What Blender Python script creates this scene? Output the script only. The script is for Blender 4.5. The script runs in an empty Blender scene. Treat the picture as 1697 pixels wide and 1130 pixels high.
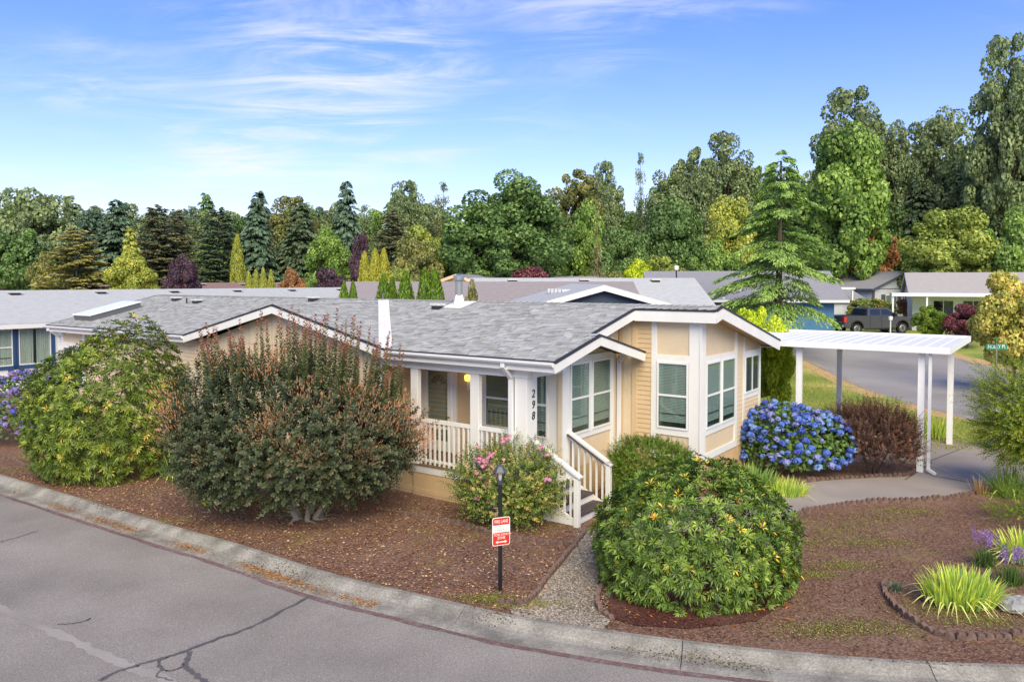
import bpy, math, random
import numpy as np
from mathutils import Vector, Matrix

# ------------------------------------------------------------------ camera, sky, sun, exposure
sc = bpy.context.scene
COL = sc.collection
F, CX, YH, CAMH, PITCH = 1280.0, 848.5, 465.0, 5.0, math.radians(2.0)
cd = bpy.data.cameras.new('camera'); cam = bpy.data.objects.new('camera', cd); COL.objects.link(cam)
cam.location = (0, 0, CAMH); cam.rotation_euler = (math.pi/2 - PITCH, 0, 0)
cd.sensor_fit = 'HORIZONTAL'; cd.sensor_width = 36; cd.lens = F/1697*36
cd.shift_y = -((565 - YH) - F*math.tan(PITCH))/1697
cd.clip_end = 6000; cd.clip_start = 0.1
sc.camera = cam

CLOUD_LOC = (0.75, -0.2, 0)
SUN_EL, SUN_AZ = math.radians(40), math.atan2(0.14, -0.98)       # from behind the camera
w = bpy.data.worlds.new('World'); sc.world = w; w.use_nodes = True
nt = w.node_tree; N = nt.nodes; L = nt.links
for n in list(N): N.remove(n)
out = N.new('ShaderNodeOutputWorld'); bg = N.new('ShaderNodeBackground')
sky = N.new('ShaderNodeTexSky'); sky.sky_type = 'NISHITA'; sky.sun_disc = False
sky.sun_elevation = SUN_EL; sky.sun_rotation = SUN_AZ
sky.air_density = 1.0; sky.dust_density = 0.3; sky.ozone_density = 2.0; sky.altitude = 100
hs = N.new('ShaderNodeHueSaturation'); hs.inputs['Saturation'].default_value = 1.35; hs.inputs['Hue'].default_value = 0.515
L.new(sky.outputs[0], hs.inputs['Color'])
tint = N.new('ShaderNodeMix'); tint.data_type = 'RGBA'; tint.blend_type = 'MULTIPLY'; tint.inputs[0].default_value = 1.0
L.new(hs.outputs[0], tint.inputs[6]); tint.inputs[7].default_value = (0.62, 0.80, 1.2, 1)
tc = N.new('ShaderNodeTexCoord')
sep = N.new('ShaderNodeSeparateXYZ'); L.new(tc.outputs['Generated'], sep.inputs[0])
def wmath(op, a, b=None, c=None, clamp=False):
    m = N.new('ShaderNodeMath'); m.operation = op; m.use_clamp = clamp
    for i, v in enumerate((a, b, c)):
        if v is None: continue
        if isinstance(v, (int, float)): m.inputs[i].default_value = v
        else: L.new(v, m.inputs[i])
    return m.outputs[0]
# thin cirrus: directions projected on a high flat layer; milky veil towards the horizon
elev = wmath('MAXIMUM', sep.outputs[2], 0.0)
zz = wmath('ADD', elev, 0.12)
comb = N.new('ShaderNodeCombineXYZ')
L.new(wmath('DIVIDE', sep.outputs[0], zz), comb.inputs[0]); L.new(wmath('DIVIDE', sep.outputs[1], zz), comb.inputs[1])
def cnoise(scale, loc, rot, sc_, det, rough, dist):
    mp = N.new('ShaderNodeMapping'); mp.inputs['Scale'].default_value = scale; mp.inputs['Rotation'].default_value = (0, 0, rot); mp.inputs['Location'].default_value = loc
    L.new(comb.outputs[0], mp.inputs[0]); n = N.new('ShaderNodeTexNoise'); n.inputs['Scale'].default_value = sc_; n.inputs['Detail'].default_value = det; n.inputs['Roughness'].default_value = rough; n.inputs['Distortion'].default_value = dist
    L.new(mp.outputs[0], n.inputs['Vector']); return n.outputs[0]
big = cnoise((1, 1, 1), CLOUD_LOC, 0, 0.55, 3, .5, .3)
fine = cnoise((.8, 1.9, 1), (3.3, 1.1, 0), -.25, 1.6, 10, .66, 1.1)
def rng_(src, lo, hi):
    r1 = N.new('ShaderNodeMapRange'); r1.inputs[1].default_value = lo; r1.inputs[2].default_value = hi; r1.interpolation_type = 'SMOOTHSTEP'; L.new(src, r1.inputs[0]); return r1.outputs[0]
cloud = wmath('MULTIPLY', wmath('MULTIPLY', rng_(big, .40, .62), rng_(fine, .38, .72)), 0.85)
mixh = N.new('ShaderNodeMix'); mixh.data_type = 'RGBA'
haze = wmath('POWER', 2.718, wmath('MULTIPLY', elev, -8.5))
L.new(wmath('MULTIPLY', haze, 0.95), mixh.inputs[0]); L.new(tint.outputs[2], mixh.inputs[6]); mixh.inputs[7].default_value = (4.0, 3.8, 5.0, 1)
mixc = N.new('ShaderNodeMix'); mixc.data_type = 'RGBA'
L.new(cloud, mixc.inputs[0]); L.new(mixh.outputs[2], mixc.inputs[6]); mixc.inputs[7].default_value = (3.75, 4.15, 5.0, 1)
L.new(mixc.outputs[2], bg.inputs[0]); bg.inputs[1].default_value = 0.13
L.new(bg.outputs[0], out.inputs[0])

sd = bpy.data.lights.new('sun', 'SUN'); sd.energy = 2.4; sd.angle = math.radians(45); sd.color = (1.0, 0.945, 0.72)
sun = bpy.data.objects.new('sun', sd); COL.objects.link(sun)
sdir = Vector((math.sin(SUN_AZ)*math.cos(SUN_EL), math.cos(SUN_AZ)*math.cos(SUN_EL), math.sin(SUN_EL)))
sun.rotation_euler = sdir.to_track_quat('Z', 'Y').to_euler(); sun.location = (0, -10, 30)
sc.view_settings.view_transform = 'Standard'; sc.view_settings.look = 'None'
sc.view_settings.exposure = 0.90; sc.view_settings.gamma = 1.0; sc.view_settings.use_white_balance = True; sc.view_settings.white_balance_temperature = 8000; sc.view_settings.white_balance_tint = 7; sc.view_settings.use_curve_mapping = False
sc.cycles.max_bounces = 6; sc.cycles.transparent_max_bounces = 8

# ------------------------------------------------------------------ placing helpers
U = np.array([.8117, -.5842, 0]); V = np.array([.5842, .8117, 0]); R0 = np.array([.755, 15.47, 0]); HYAW = math.atan2(U[1], U[0])
def smooth(a, b, x):
    t = min(max((x - a)/(b - a), 0), 1); return t*t*(3 - 2*t)
def terr(x, y): return 0.9*smooth(30, 62, y)
_cp, _sp = math.cos(PITCH), math.sin(PITCH); _YC = YH + F*math.tan(PITCH)
def ray(px, py):
    return np.array([(px - CX)/F, _cp + _sp*(-(py - _YC)/F), -_sp + _cp*(-(py - _YC)/F)])
def gp(px, py, z0=0.0):
    r = ray(px, py); z = z0
    for _ in range(12):
        t = (z - CAMH)/r[2]; p = np.array([0, 0, CAMH]) + r*t; z = z0 + terr(p[0], p[1])
    return Vector(p)
def at(px, py, Y):
    r = ray(px, py); return Vector(np.array([0, 0, CAMH]) + r*(Y/r[1]))
def hw(u, v, z=0.0): return Vector(R0 + U*u + V*v + np.array([0, 0, z]))

# ------------------------------------------------------------------ materials
def lin(r, g, b):
    f = lambda c: (c/255/12.92) if c/255 <= .04045 else ((c/255 + .055)/1.055)**2.4
    return (f(r), f(g), f(b), 1)
MATS = {}
def mat(name, col, rough=0.7, var=0.0, scale=3.0, bump=0.0, bscale=None, metal=0.0, col2=None, spec=0.5, detail=6, stretch=None, coat=0.0):
    if name in MATS: return MATS[name]
    m = bpy.data.materials.new(name); m.use_nodes = True; t = m.node_tree; b = t.nodes['Principled BSDF']
    b.inputs['Base Color'].default_value = (*col[:3], 1); b.inputs['Roughness'].default_value = rough; b.inputs['Metallic'].default_value = metal
    b.inputs['Specular IOR Level'].default_value = spec; b.inputs['Coat Weight'].default_value = coat
    if var > 0 or col2 is not None or bump > 0:
        c = t.nodes.new('ShaderNodeTexCoord'); src = c.outputs['Object']
        if stretch:
            mpn = t.nodes.new('ShaderNodeMapping'); mpn.inputs['Scale'].default_value = stretch; t.links.new(src, mpn.inputs[0]); src = mpn.outputs[0]
    if var > 0 or col2 is not None:
        n = t.nodes.new('ShaderNodeTexNoise'); n.inputs['Scale'].default_value = scale; n.inputs['Detail'].default_value = detail; n.inputs['Roughness'].default_value = .65
        t.links.new(src, n.inputs['Vector'])
        rp = t.nodes.new('ShaderNodeValToRGB'); a = np.array(col[:3]); c2 = np.array(col2[:3]) if col2 is not None else a*(1 + var)
        a1 = a if col2 is not None else a*(1 - var)
        rp.color_ramp.elements[0].position = .33; rp.color_ramp.elements[1].position = .67
        rp.color_ramp.elements[0].color = (*a1, 1); rp.color_ramp.elements[1].color = (*np.minimum(c2, 1), 1)
        t.links.new(n.outputs[0], rp.inputs[0]); t.links.new(rp.outputs[0], b.inputs['Base Color'])
    if bump > 0:
        n2 = t.nodes.new('ShaderNodeTexNoise'); n2.inputs['Scale'].default_value = bscale or scale*6; n2.inputs['Detail'].default_value = 5
        t.links.new(src, n2.inputs['Vector'])
        bp = t.nodes.new('ShaderNodeBump'); bp.inputs['Strength'].default_value = bump; bp.inputs['Distance'].default_value = .02
        t.links.new(n2.outputs[0], bp.inputs['Height']); t.links.new(bp.outputs[0], b.inputs['Normal'])
    MATS[name] = m; return m
def ramp_mat(name, stops, rough=0.55, trans=0.25, spec=0.4, noise=0.0):
    """colour per leaf / shingle from the face attribute rnd"""
    if name in MATS: return MATS[name]
    m = bpy.data.materials.new(name); m.use_nodes = True; t = m.node_tree; b = t.nodes['Principled BSDF']
    a = t.nodes.new('ShaderNodeAttribute'); a.attribute_name = 'rnd'
    rp = t.nodes.new('ShaderNodeValToRGB'); cr = rp.color_ramp
    while len(cr.elements) < len(stops): cr.elements.new(0.5)
    for e, (p, c) in zip(cr.elements, stops): e.position = p; e.color = (*c[:3], 1)
    t.links.new(a.outputs['Fac'], rp.inputs[0]); t.links.new(rp.outputs[0], b.inputs['Base Color'])
    b.inputs['Roughness'].default_value = rough; b.inputs['Specular IOR Level'].default_value = spec
    if trans > 0:
        tr = t.nodes.new('ShaderNodeBsdfTranslucent'); t.links.new(rp.outputs[0], tr.inputs[0])
        mx = t.nodes.new('ShaderNodeMixShader'); mx.inputs[0].default_value = trans
        t.links.new(b.outputs[0], mx.inputs[1]); t.links.new(tr.outputs[0], mx.inputs[2])
        t.links.new(mx.outputs[0], t.nodes['Material Output'].inputs[0])
    MATS[name] = m; return m
def glass_mat(name, tint=(.8, .86, .84), refl=.42):
    if name in MATS: return MATS[name]
    m = bpy.data.materials.new(name); m.use_nodes = True; t = m.node_tree
    g = t.nodes.new('ShaderNodeBsdfGlossy'); g.inputs['Roughness'].default_value = .03; g.inputs['Color'].default_value = (.85, .92, .92, 1)
    tr = t.nodes.new('ShaderNodeBsdfTransparent'); tr.inputs[0].default_value = (*tint, 1)
    fr = t.nodes.new('ShaderNodeFresnel'); fr.inputs[0].default_value = 1.52
    ad = t.nodes.new('ShaderNodeMath'); ad.operation = 'ADD'; ad.use_clamp = True; ad.inputs[1].default_value = refl*.25
    t.links.new(fr.outputs[0], ad.inputs[0])
    ge = t.nodes.new('ShaderNodeNewGeometry'); iv = t.nodes.new('ShaderNodeMath'); iv.operation = 'SUBTRACT'; iv.inputs[0].default_value = 1.0; t.links.new(ge.outputs['Backfacing'], iv.inputs[1]); mu = t.nodes.new('ShaderNodeMath'); mu.operation = 'MULTIPLY'; t.links.new(ad.outputs[0], mu.inputs[0]); t.links.new(iv.outputs[0], mu.inputs[1])
    mx = t.nodes.new('ShaderNodeMixShader'); t.links.new(mu.outputs[0], mx.inputs[0]); t.links.new(tr.outputs[0], mx.inputs[1]); t.links.new(g.outputs[0], mx.inputs[2])
    t.links.new(mx.outputs[0], t.nodes['Material Output'].inputs[0]); MATS[name] = m; return m
def emit_mat(name, col, s):
    m = bpy.data.materials.new(name); m.use_nodes = True; b = m.node_tree.nodes['Principled BSDF']
    b.inputs['Base Color'].default_value = (*col, 1); b.inputs['Emission Color'].default_value = (*col, 1); b.inputs['Emission Strength'].default_value = s
    MATS[name] = m; return m

# ------------------------------------------------------------------ mesh helpers
def tag(o, label=None, cat=None, group=None, kind=None):
    if label: o['label'] = label
    if cat: o['category'] = cat
    if group: o['group'] = group
    if kind: o['kind'] = kind
    return o
def link(name, me, m=None, parent=None):
    o = bpy.data.objects.new(name, me); COL.objects.link(o)
    if m is not None:
        if len(me.materials) == 0: me.materials.append(m)
    if parent is not None: o.parent = parent
    return o
def empty(name, loc=(0, 0, 0), rz=0.0, parent=None):
    o = bpy.data.objects.new(name, None); COL.objects.link(o); o.location = loc; o.rotation_euler = (0, 0, rz); o.empty_display_size = .2
    if parent is not None: o.parent = parent
    return o
class MB:
    def __init__(s): s.v = []; s.f = []
    def add(s, vs, fs):
        k = len(s.v); s.v += [tuple(p) for p in vs]; s.f += [tuple(i + k for i in f) for f in fs]; return s
    def box(s, x0, x1, y0, y1, z0, z1, M=None):
        vs = [Vector((x, y, z)) for z in (z0, z1) for y in (y0, y1) for x in (x0, x1)]
        if M is not None: vs = [M @ p for p in vs]
        return s.add(vs, [(0, 2, 3, 1), (4, 5, 7, 6), (0, 1, 5, 4), (2, 6, 7, 3), (0, 4, 6, 2), (1, 3, 7, 5)])
    def beam(s, p0, p1, a, b, up=(0, 0, 1)):
        """box along p0-p1, a wide (sideways), b tall (along up)"""
        p0, p1, up = Vector(p0), Vector(p1), Vector(up); d = (p1 - p0).normalized(); sd_ = d.cross(up).normalized(); uu = sd_.cross(d).normalized()
        vs = [p + sd_*(i*a/2) + uu*(j*b/2) for p in (p0, p1) for j in (-1, 1) for i in (-1, 1)]
        return s.add(vs, [(0, 1, 3, 2), (4, 6, 7, 5), (0, 4, 5, 1), (2, 3, 7, 6), (0, 2, 6, 4), (1, 5, 7, 3)])
    def tube(s, p0, p1, r0, r1, n=8, cap=True):
        p0, p1 = Vector(p0), Vector(p1); d = (p1 - p0).normalized(); a = d.orthogonal().normalized(); b = d.cross(a)
        vs = [p + (a*math.cos(t) + b*math.sin(t))*r for p, r in ((p0, r0), (p1, r1)) for t in [2*math.pi*i/n for i in range(n)]]
        fs = [(i, (i + 1) % n, n + (i + 1) % n, n + i) for i in range(n)]
        if cap: fs += [tuple(range(n))[::-1], tuple(range(n, 2*n))]
        return s.add(vs, fs)
    def prism(s, pts, ext):
        """closed polygon pts (3d) pushed along ext"""
        n = len(pts); ext = Vector(ext); vs = [Vector(p) for p in pts]; vs += [p + ext for p in vs]
        return s.add(vs, [tuple(range(n))[::-1], tuple(range(n, 2*n))] + [(i, (i + 1) % n, n + (i + 1) % n, n + i) for i in range(n)])
    def lathe(s, prof, n=16, c=(0, 0, 0)):
        c = Vector(c); k = len(prof)
        vs = [c + Vector((r*math.cos(2*math.pi*i/n), r*math.sin(2*math.pi*i/n), z)) for (r, z) in prof for i in range(n)]
        fs = [(j*n + i, j*n + (i + 1) % n, (j + 1)*n + (i + 1) % n, (j + 1)*n + i) for j in range(k - 1) for i in range(n)]
        fs += [tuple(range(n))[::-1], tuple(range((k - 1)*n, k*n))]
        return s.add(vs, fs)
    def quad(s, a, b, c, d): return s.add([a, b, c, d], [(0, 1, 2, 3)])
    def build(s, name, m=None, parent=None, smooth_=False, bevel=0.0):
        me = bpy.data.meshes.new(name); me.from_pydata(s.v, [], s.f); me.validate(); me.update()
        if smooth_: me.polygons.foreach_set('use_smooth', [True]*len(me.polygons))
        o = link(name, me, m, parent)
        if bevel > 0:
            bv = o.modifiers.new('bevel', 'BEVEL'); bv.width = bevel; bv.segments = 1; bv.limit_method = 'ANGLE'
        return o
def np_mesh(name, verts, quads, rnd=None, smooth_=False):
    """fast mesh of quads, with a face attribute rnd"""
    me = bpy.data.meshes.new(name); nv, nf = len(verts), len(quads)
    me.vertices.add(nv); me.vertices.foreach_set('co', np.asarray(verts, np.float32).ravel())
    me.loops.add(nf*4); me.loops.foreach_set('vertex_index', np.asarray(quads, np.int32).ravel())
    me.polygons.add(nf); me.polygons.foreach_set('loop_start', np.arange(0, nf*4, 4, dtype=np.int32)); me.polygons.foreach_set('loop_total', np.full(nf, 4, np.int32))
    if rnd is not None:
        at_ = me.attributes.new('rnd', 'FLOAT', 'FACE'); at_.data.foreach_set('value', np.asarray(rnd, np.float32))
    me.update(calc_edges=True); return me
def unit(a): return a/np.maximum(np.linalg.norm(a, axis=-1, keepdims=True), 1e-9)
def leaf_arrays(P, D, Nn, Ln, W, fold=0.18, droop=0.0):
    """diamond leaves: base, side, tip, side"""
    D = unit(D); S = unit(np.cross(D, Nn)); Nn = np.cross(S, D); Ln = np.broadcast_to(np.asarray(Ln, float).reshape(-1, 1), (len(P), 1)); W = np.broadcast_to(np.asarray(W, float).reshape(-1, 1), (len(P), 1))
    mid = P + D*Ln*.55 + Nn*Ln*fold
    tip = P + D*Ln + np.array([0, 0, -1])*Ln*droop
    vs = np.stack([P, mid + S*W*.5, tip, mid - S*W*.5], 1).reshape(-1, 3)
    return vs, np.arange(len(P)*4).reshape(-1, 4)
def leaf_mesh(name, P, D, Nn, Ln, W, rnd, **k):
    v, q = leaf_arrays(P, D, Nn, Ln, W, **k); return np_mesh(name, v, q, rnd)
def rsph(rng, n): return unit(rng.normal(size=(n, 3)))
def strip_mesh(name, pts, width, z=0.0, jit=0.0, seed=0):
    """ribbon lying along a ground polyline"""
    r = random.Random(seed); vs = []; fs = []; n = len(pts)
    for i, p in enumerate(pts):
        a = Vector(pts[max(i - 1, 0)]); b = Vector(pts[min(i + 1, n - 1)]); d = (b - a); d.z = 0; d.normalize(); s_ = Vector((-d.y, d.x, 0))
        wd = (width[i] if isinstance(width, (list, tuple)) else width)*(1 + r.uniform(-jit, jit)); q = Vector(p); q.z += z
        vs += [q + s_*wd/2, q - s_*wd/2]
    for i in range(n - 1): fs.append((2*i, 2*i + 1, 2*i + 3, 2*i + 2))
    me = bpy.data.meshes.new(name); me.from_pydata(vs, [], fs); me.update(); return me
def catmull(pts, k=6):
    P = [Vector(p) for p in pts]; o = []
    for i in range(len(P) - 1):
        a, b, c, d = P[max(i - 1, 0)], P[i], P[i + 1], P[min(i + 2, len(P) - 1)]
        for j in range(k):
            t = j/k; o.append(.5*((2*b) + (c - a)*t + (2*a - 5*b + 4*c - d)*t*t + (3*b - a - 3*c + d)*t**3))
    o.append(P[-1]); return o
def text_mesh(body, size, extrude=0.002, shear=0.0):
    c = bpy.data.curves.new('t', 'FONT'); c.body = body; c.size = size; c.extrude = extrude; c.align_x = 'CENTER'; c.align_y = 'CENTER'; c.resolution_u = 3; c.shear = shear
    o = bpy.data.objects.new('t', c); COL.objects.link(o); dg = bpy.context.evaluated_depsgraph_get(); dg.update()
    me = bpy.data.meshes.new_from_object(o.evaluated_get(dg)); bpy.data.objects.remove(o); bpy.data.curves.remove(c); return me
rng = np.random.default_rng(7); rnd = random.Random(7)

# ================================================================== THE SETTING
ROADZ = -0.10
def ground_mat():
    m = bpy.data.materials.new('lawn_and_dry_grass'); m.use_nodes = True; t = m.node_tree; b = t.nodes['Principled BSDF']; b.inputs['Roughness'].default_value = .9; b.inputs['Specular IOR Level'].default_value = .15
    c = t.nodes.new('ShaderNodeTexCoord')
    def noise(sc_, det=6):
        n = t.nodes.new('ShaderNodeTexNoise'); n.inputs['Scale'].default_value = sc_; n.inputs['Detail'].default_value = det; t.links.new(c.outputs['Object'], n.inputs['Vector']); return n.outputs[0]
    def ramp(src, stops):
        r = t.nodes.new('ShaderNodeValToRGB'); cr = r.color_ramp
        while len(cr.elements) < len(stops): cr.elements.new(.5)
        for e, (p, cl) in zip(cr.elements, stops): e.position = p; e.color = cl
        t.links.new(src, r.inputs[0]); return r.outputs[0]
    a = ramp(noise(.35), [(.40, lin(130, 152, 74)), (.56, lin(166, 172, 90)), (.70, lin(206, 186, 120))])
    f = ramp(noise(40, 3), [(.3, (.62, .62, .62, 1)), (.7, (1.15, 1.15, 1.15, 1))])
    mx = t.nodes.new('ShaderNodeMix'); mx.data_type = 'RGBA'; mx.blend_type = 'MULTIPLY'; mx.inputs[0].default_value = 1
    t.links.new(a, mx.inputs[6]); t.links.new(f, mx.inputs[7]); t.links.new(mx.outputs[2], b.inputs['Base Color'])
    return m
def mulch_mat(name, c_dark, c_mid, c_light, moss):
    m = bpy.data.materials.new(name); m.use_nodes = True; t = m.node_tree; b = t.nodes['Principled BSDF']; b.inputs['Roughness'].default_value = .95; b.inputs['Specular IOR Level'].default_value = .1
    c = t.nodes.new('ShaderNodeTexCoord')
    def noise(sc_, det=5, rough=.6):
        n = t.nodes.new('ShaderNodeTexNoise'); n.inputs['Scale'].default_value = sc_; n.inputs['Detail'].default_value = det; n.inputs['Roughness'].default_value = rough; t.links.new(c.outputs['Object'], n.inputs['Vector']); return n.outputs[0]
    def ramp(src, stops):
        r = t.nodes.new('ShaderNodeValToRGB'); cr = r.color_ramp
        while len(cr.elements) < len(stops): cr.elements.new(.5)
        for e, (p, cl) in zip(cr.elements, stops): e.position = p; e.color = cl
        t.links.new(src, r.inputs[0]); return r.outputs[0]
    fine = ramp(noise(26, 6, .75), [(.34, c_dark), (.5, c_mid), (.68, c_light)])
    patch = ramp(noise(.7, 5, .7), [(.48, (0, 0, 0, 1)), (.8, (.5, .5, .5, 1))])
    mx = t.nodes.new('ShaderNodeMix'); mx.data_type = 'RGBA'; t.links.new(patch, mx.inputs[0]); t.links.new(fine, mx.inputs[6]); mx.inputs[7].default_value = lin(168, 140, 124)
    mo = ramp(noise(.9, 8, .75), [(.56, (0, 0, 0, 1)), (.70, (moss, moss, moss, 1))])
    mx2 = t.nodes.new('ShaderNodeMix'); mx2.data_type = 'RGBA'; t.links.new(mo, mx2.inputs[0]); t.links.new(mx.outputs[2], mx2.inputs[6]); t.links.new(ramp(noise(30, 4), [(.35, lin(92, 92, 44)), (.65, lin(168, 156, 88))]), mx2.inputs[7])
    t.links.new(mx2.outputs[2], b.inputs['Base Color'])
    bp = t.nodes.new('ShaderNodeBump'); bp.inputs['Strength'].default_value = .8; bp.inputs['Distance'].default_value = .03; t.links.new(noise(30, 6, .7), bp.inputs['Height']); t.links.new(bp.outputs[0], b.inputs['Normal'])
    return m
def stone_mat(name, cols, scale, rough=.9, bump=.4, vor=0.0, big=None, bigc=.25):
    """speckled mineral surface (asphalt, concrete, gravel)"""
    m = bpy.data.materials.new(name); m.use_nodes = True; t = m.node_tree; b = t.nodes['Principled BSDF']; b.inputs['Roughness'].default_value = rough; b.inputs['Specular IOR Level'].default_value = .25
    c = t.nodes.new('ShaderNodeTexCoord')
    if vor > 0:
        n = t.nodes.new('ShaderNodeTexVoronoi'); n.inputs['Scale'].default_value = scale; t.links.new(c.outputs['Object'], n.inputs['Vector'])
        sp = t.nodes.new('ShaderNodeSeparateColor'); t.links.new(n.outputs['Color'], sp.inputs[0]); src = sp.outputs[0]; hsrc = n.outputs['Distance']
    else:
        n = t.nodes.new('ShaderNodeTexNoise'); n.inputs['Scale'].default_value = scale; n.inputs['Detail'].default_value = 8; n.inputs['Roughness'].default_value = .8; t.links.new(c.outputs['Object'], n.inputs['Vector']); src = n.outputs[0]; hsrc = src
    r = t.nodes.new('ShaderNodeValToRGB'); cr = r.color_ramp
    while len(cr.elements) < len(cols): cr.elements.new(.5)
    for e, (p, cl) in zip(cr.elements, cols): e.position = p; e.color = cl
    t.links.new(src, r.inputs[0]); colr = r.outputs[0]
    n3 = t.nodes.new('ShaderNodeTexNoise'); n3.inputs['Scale'].default_value = big or .5; n3.inputs['Detail'].default_value = 6; t.links.new(c.outputs['Object'], n3.inputs['Vector'])
    r3 = t.nodes.new('ShaderNodeValToRGB'); r3.color_ramp.elements[0].position = .32; r3.color_ramp.elements[1].position = .68
    r3.color_ramp.elements[0].color = (1 - bigc,)*3 + (1,); r3.color_ramp.elements[1].color = (1 + bigc*.4,)*3 + (1,); t.links.new(n3.outputs[0], r3.inputs[0])
    mx = t.nodes.new('ShaderNodeMix'); mx.data_type = 'RGBA'; mx.blend_type = 'MULTIPLY'; mx.inputs[0].default_value = 1; t.links.new(colr, mx.inputs[6]); t.links.new(r3.outputs[0], mx.inputs[7])
    t.links.new(mx.outputs[2], b.inputs['Base Color'])
    bp = t.nodes.new('ShaderNodeBump'); bp.inputs['Strength'].default_value = bump; bp.inputs['Distance'].default_value = .012; t.links.new(hsrc, bp.inputs['Height']); t.links.new(bp.outputs[0], b.inputs['Normal'])
    MATS[name] = m; return m
M_lawn = ground_mat()
M_mulch = mulch_mat('bark_mulch', lin(70, 49, 40), lin(124, 94, 80), lin(180, 146, 124), .9)
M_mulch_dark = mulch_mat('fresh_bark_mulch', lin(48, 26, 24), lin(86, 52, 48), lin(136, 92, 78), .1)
M_asph = stone_mat('asphalt', [(.30, lin(98, 94, 89)), (.48, lin(146, 140, 134)), (.56, lin(158, 152, 146)), (.72, lin(226, 219, 211))], 48, bigc=.24, big=.45)
M_asph_far = stone_mat('asphalt_far', [(.25, lin(138, 135, 133)), (.75, lin(172, 168, 165))], 40, big=.2)
M_conc = stone_mat('kerb_concrete', [(.22, lin(96, 94, 88)), (.5, lin(152, 148, 140)), (.78, lin(200, 196, 186))], 30, bigc=.4, big=2.2, bump=1.0)
M_walk = stone_mat('walk_concrete', [(.25, lin(140, 131, 126)), (.75, lin(176, 166, 159))], 50, bigc=.15, big=.8)
M_gravel = stone_mat('gravel', [(.1, lin(110, 99, 88)), (.5, lin(160, 147, 133)), (.9, lin(200, 188, 172))], 42, vor=1, bump=1.0, big=1.2, bigc=.3)
M_seal = stone_mat('crack_sealant', [(.3, lin(84, 82, 86)), (.7, lin(116, 113, 117))], 50, rough=.7)
M_seal_light = stone_mat('worn_sealant', [(.3, lin(150, 145, 140)), (.7, lin(174, 168, 162))], 30)
M_red = stone_mat('worn_red_paint', [(.3, lin(112, 76, 76)), (.5, lin(124, 98, 98)), (.62, lin(138, 132, 132))], 14)

def grid_sheet(name, xs, ys, zf, m, kind='structure'):
    vs = [(x, y, zf(x, y)) for y in ys for x in xs]; nx = len(xs)
    fs = [(j*nx + i, j*nx + i + 1, (j + 1)*nx + i + 1, (j + 1)*nx + i) for j in range(len(ys) - 1) for i in range(nx - 1)]
    me = bpy.data.meshes.new(name); me.from_pydata(vs, [], fs); me.update(); return tag(link(name, me, m), kind=kind)
xs = [-3000, -600, -200] + list(range(-100, 101, 10)) + [200, 600, 3000]
grid_sheet('ground', xs, [-600, -100, -30, 0, 12, 20] + list(range(28, 70, 3)) + [80, 120, 300, 900, 3500], lambda x, y: -0.24 + terr(x, y), M_lawn)

# the near road, its kerb and the yard behind it
KB = [(-30, 31.5), (-20, 24.4), (-13.27, 19.85), (-9.57, 17.38), (-6.71, 15.49), (-5.13, 14.49), (-2.96, 12.98), (-1.43, 12.15), (0.01, 11.41), (0.63, 11.17), (2.13, 10.67), (3.68, 10.28), (5.19, 10.03), (6.69, 9.92), (9, 9.95), (12, 10.4), (14.5, 11.6), (16.0, 14.0), (16.4, 18)]
kb = catmull([(x, y, 0) for x, y in KB], 6)
def offs(pl, d):
    o = []
    for i, p in enumerate(pl):
        a, b = pl[max(i - 1, 0)], pl[min(i + 1, len(pl) - 1)]; t = (b - a); t.z = 0; t.normalize(); o.append(p + Vector((t.y, -t.x, 0))*d)
    return o
# asphalt sheet reaches from under the kerb to far behind the camera
o = MB()
g_in = offs(kb, .58)
near = [Vector((p.x*1.6 - 6, -26, ROADZ)) for p in g_in]
near = [Vector((-70 + 140*i/(len(g_in) - 1), -26, ROADZ)) for i in range(len(g_in))]
for i in range(len(g_in) - 1):
    a, b = Vector(g_in[i]), Vector(g_in[i + 1]); a.z = b.z = ROADZ; n = 10
    for k in range(n):
        f = lambda p, q, t: p.lerp(q, t)
        o.quad(f(a, near[i], k/n), f(a, near[i], (k + 1)/n), f(b, near[i + 1], (k + 1)/n), f(b, near[i + 1], k/n))
tag(o.build('road', M_asph), kind='structure')
# rolled kerb, cast in sections
kerb = tag(empty('kerb'), kind='structure')
prof = [(0.0, -.2), (0.0, .0), (.07, .035), (.15, .03), (.24, -.015), (.33, -.065), (.43, -.083), (.55, -.080), (.68, -.088), (.68, -.2)]
seg = []; acc = 0; last = 0
def kerb_piece(i0, i1):
    m = MB(); P = []
    for i in range(i0, i1 + 1):
        a, b = kb[max(i - 1, 0)], kb[min(i + 1, len(kb) - 1)]; t = (b - a).normalized(); nn = Vector((t.y, -t.x, 0)); q = kb[i].copy()
        if i == i0: q += t*.006
        if i == i1: q -= t*.006
        P.append([q + nn*d + Vector((0, 0, z)) for d, z in prof])
    k = len(prof)
    m.add([p for r in P for p in r], [(r*k + c, r*k + c + 1, (r + 1)*k + c + 1, (r + 1)*k + c) for r in range(len(P) - 1) for c in range(k - 1)] + [tuple(range(k)), tuple(range((len(P) - 1)*k, len(P)*k))[::-1]])
    return m.build('kerb_section', M_conc, kerb, smooth_=False)
for i in range(1, len(kb)):
    acc += (kb[i] - kb[i - 1]).length
    if acc > 3.0 or i == len(kb) - 1: kerb_piece(last, i); last = i; acc = 0
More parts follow.
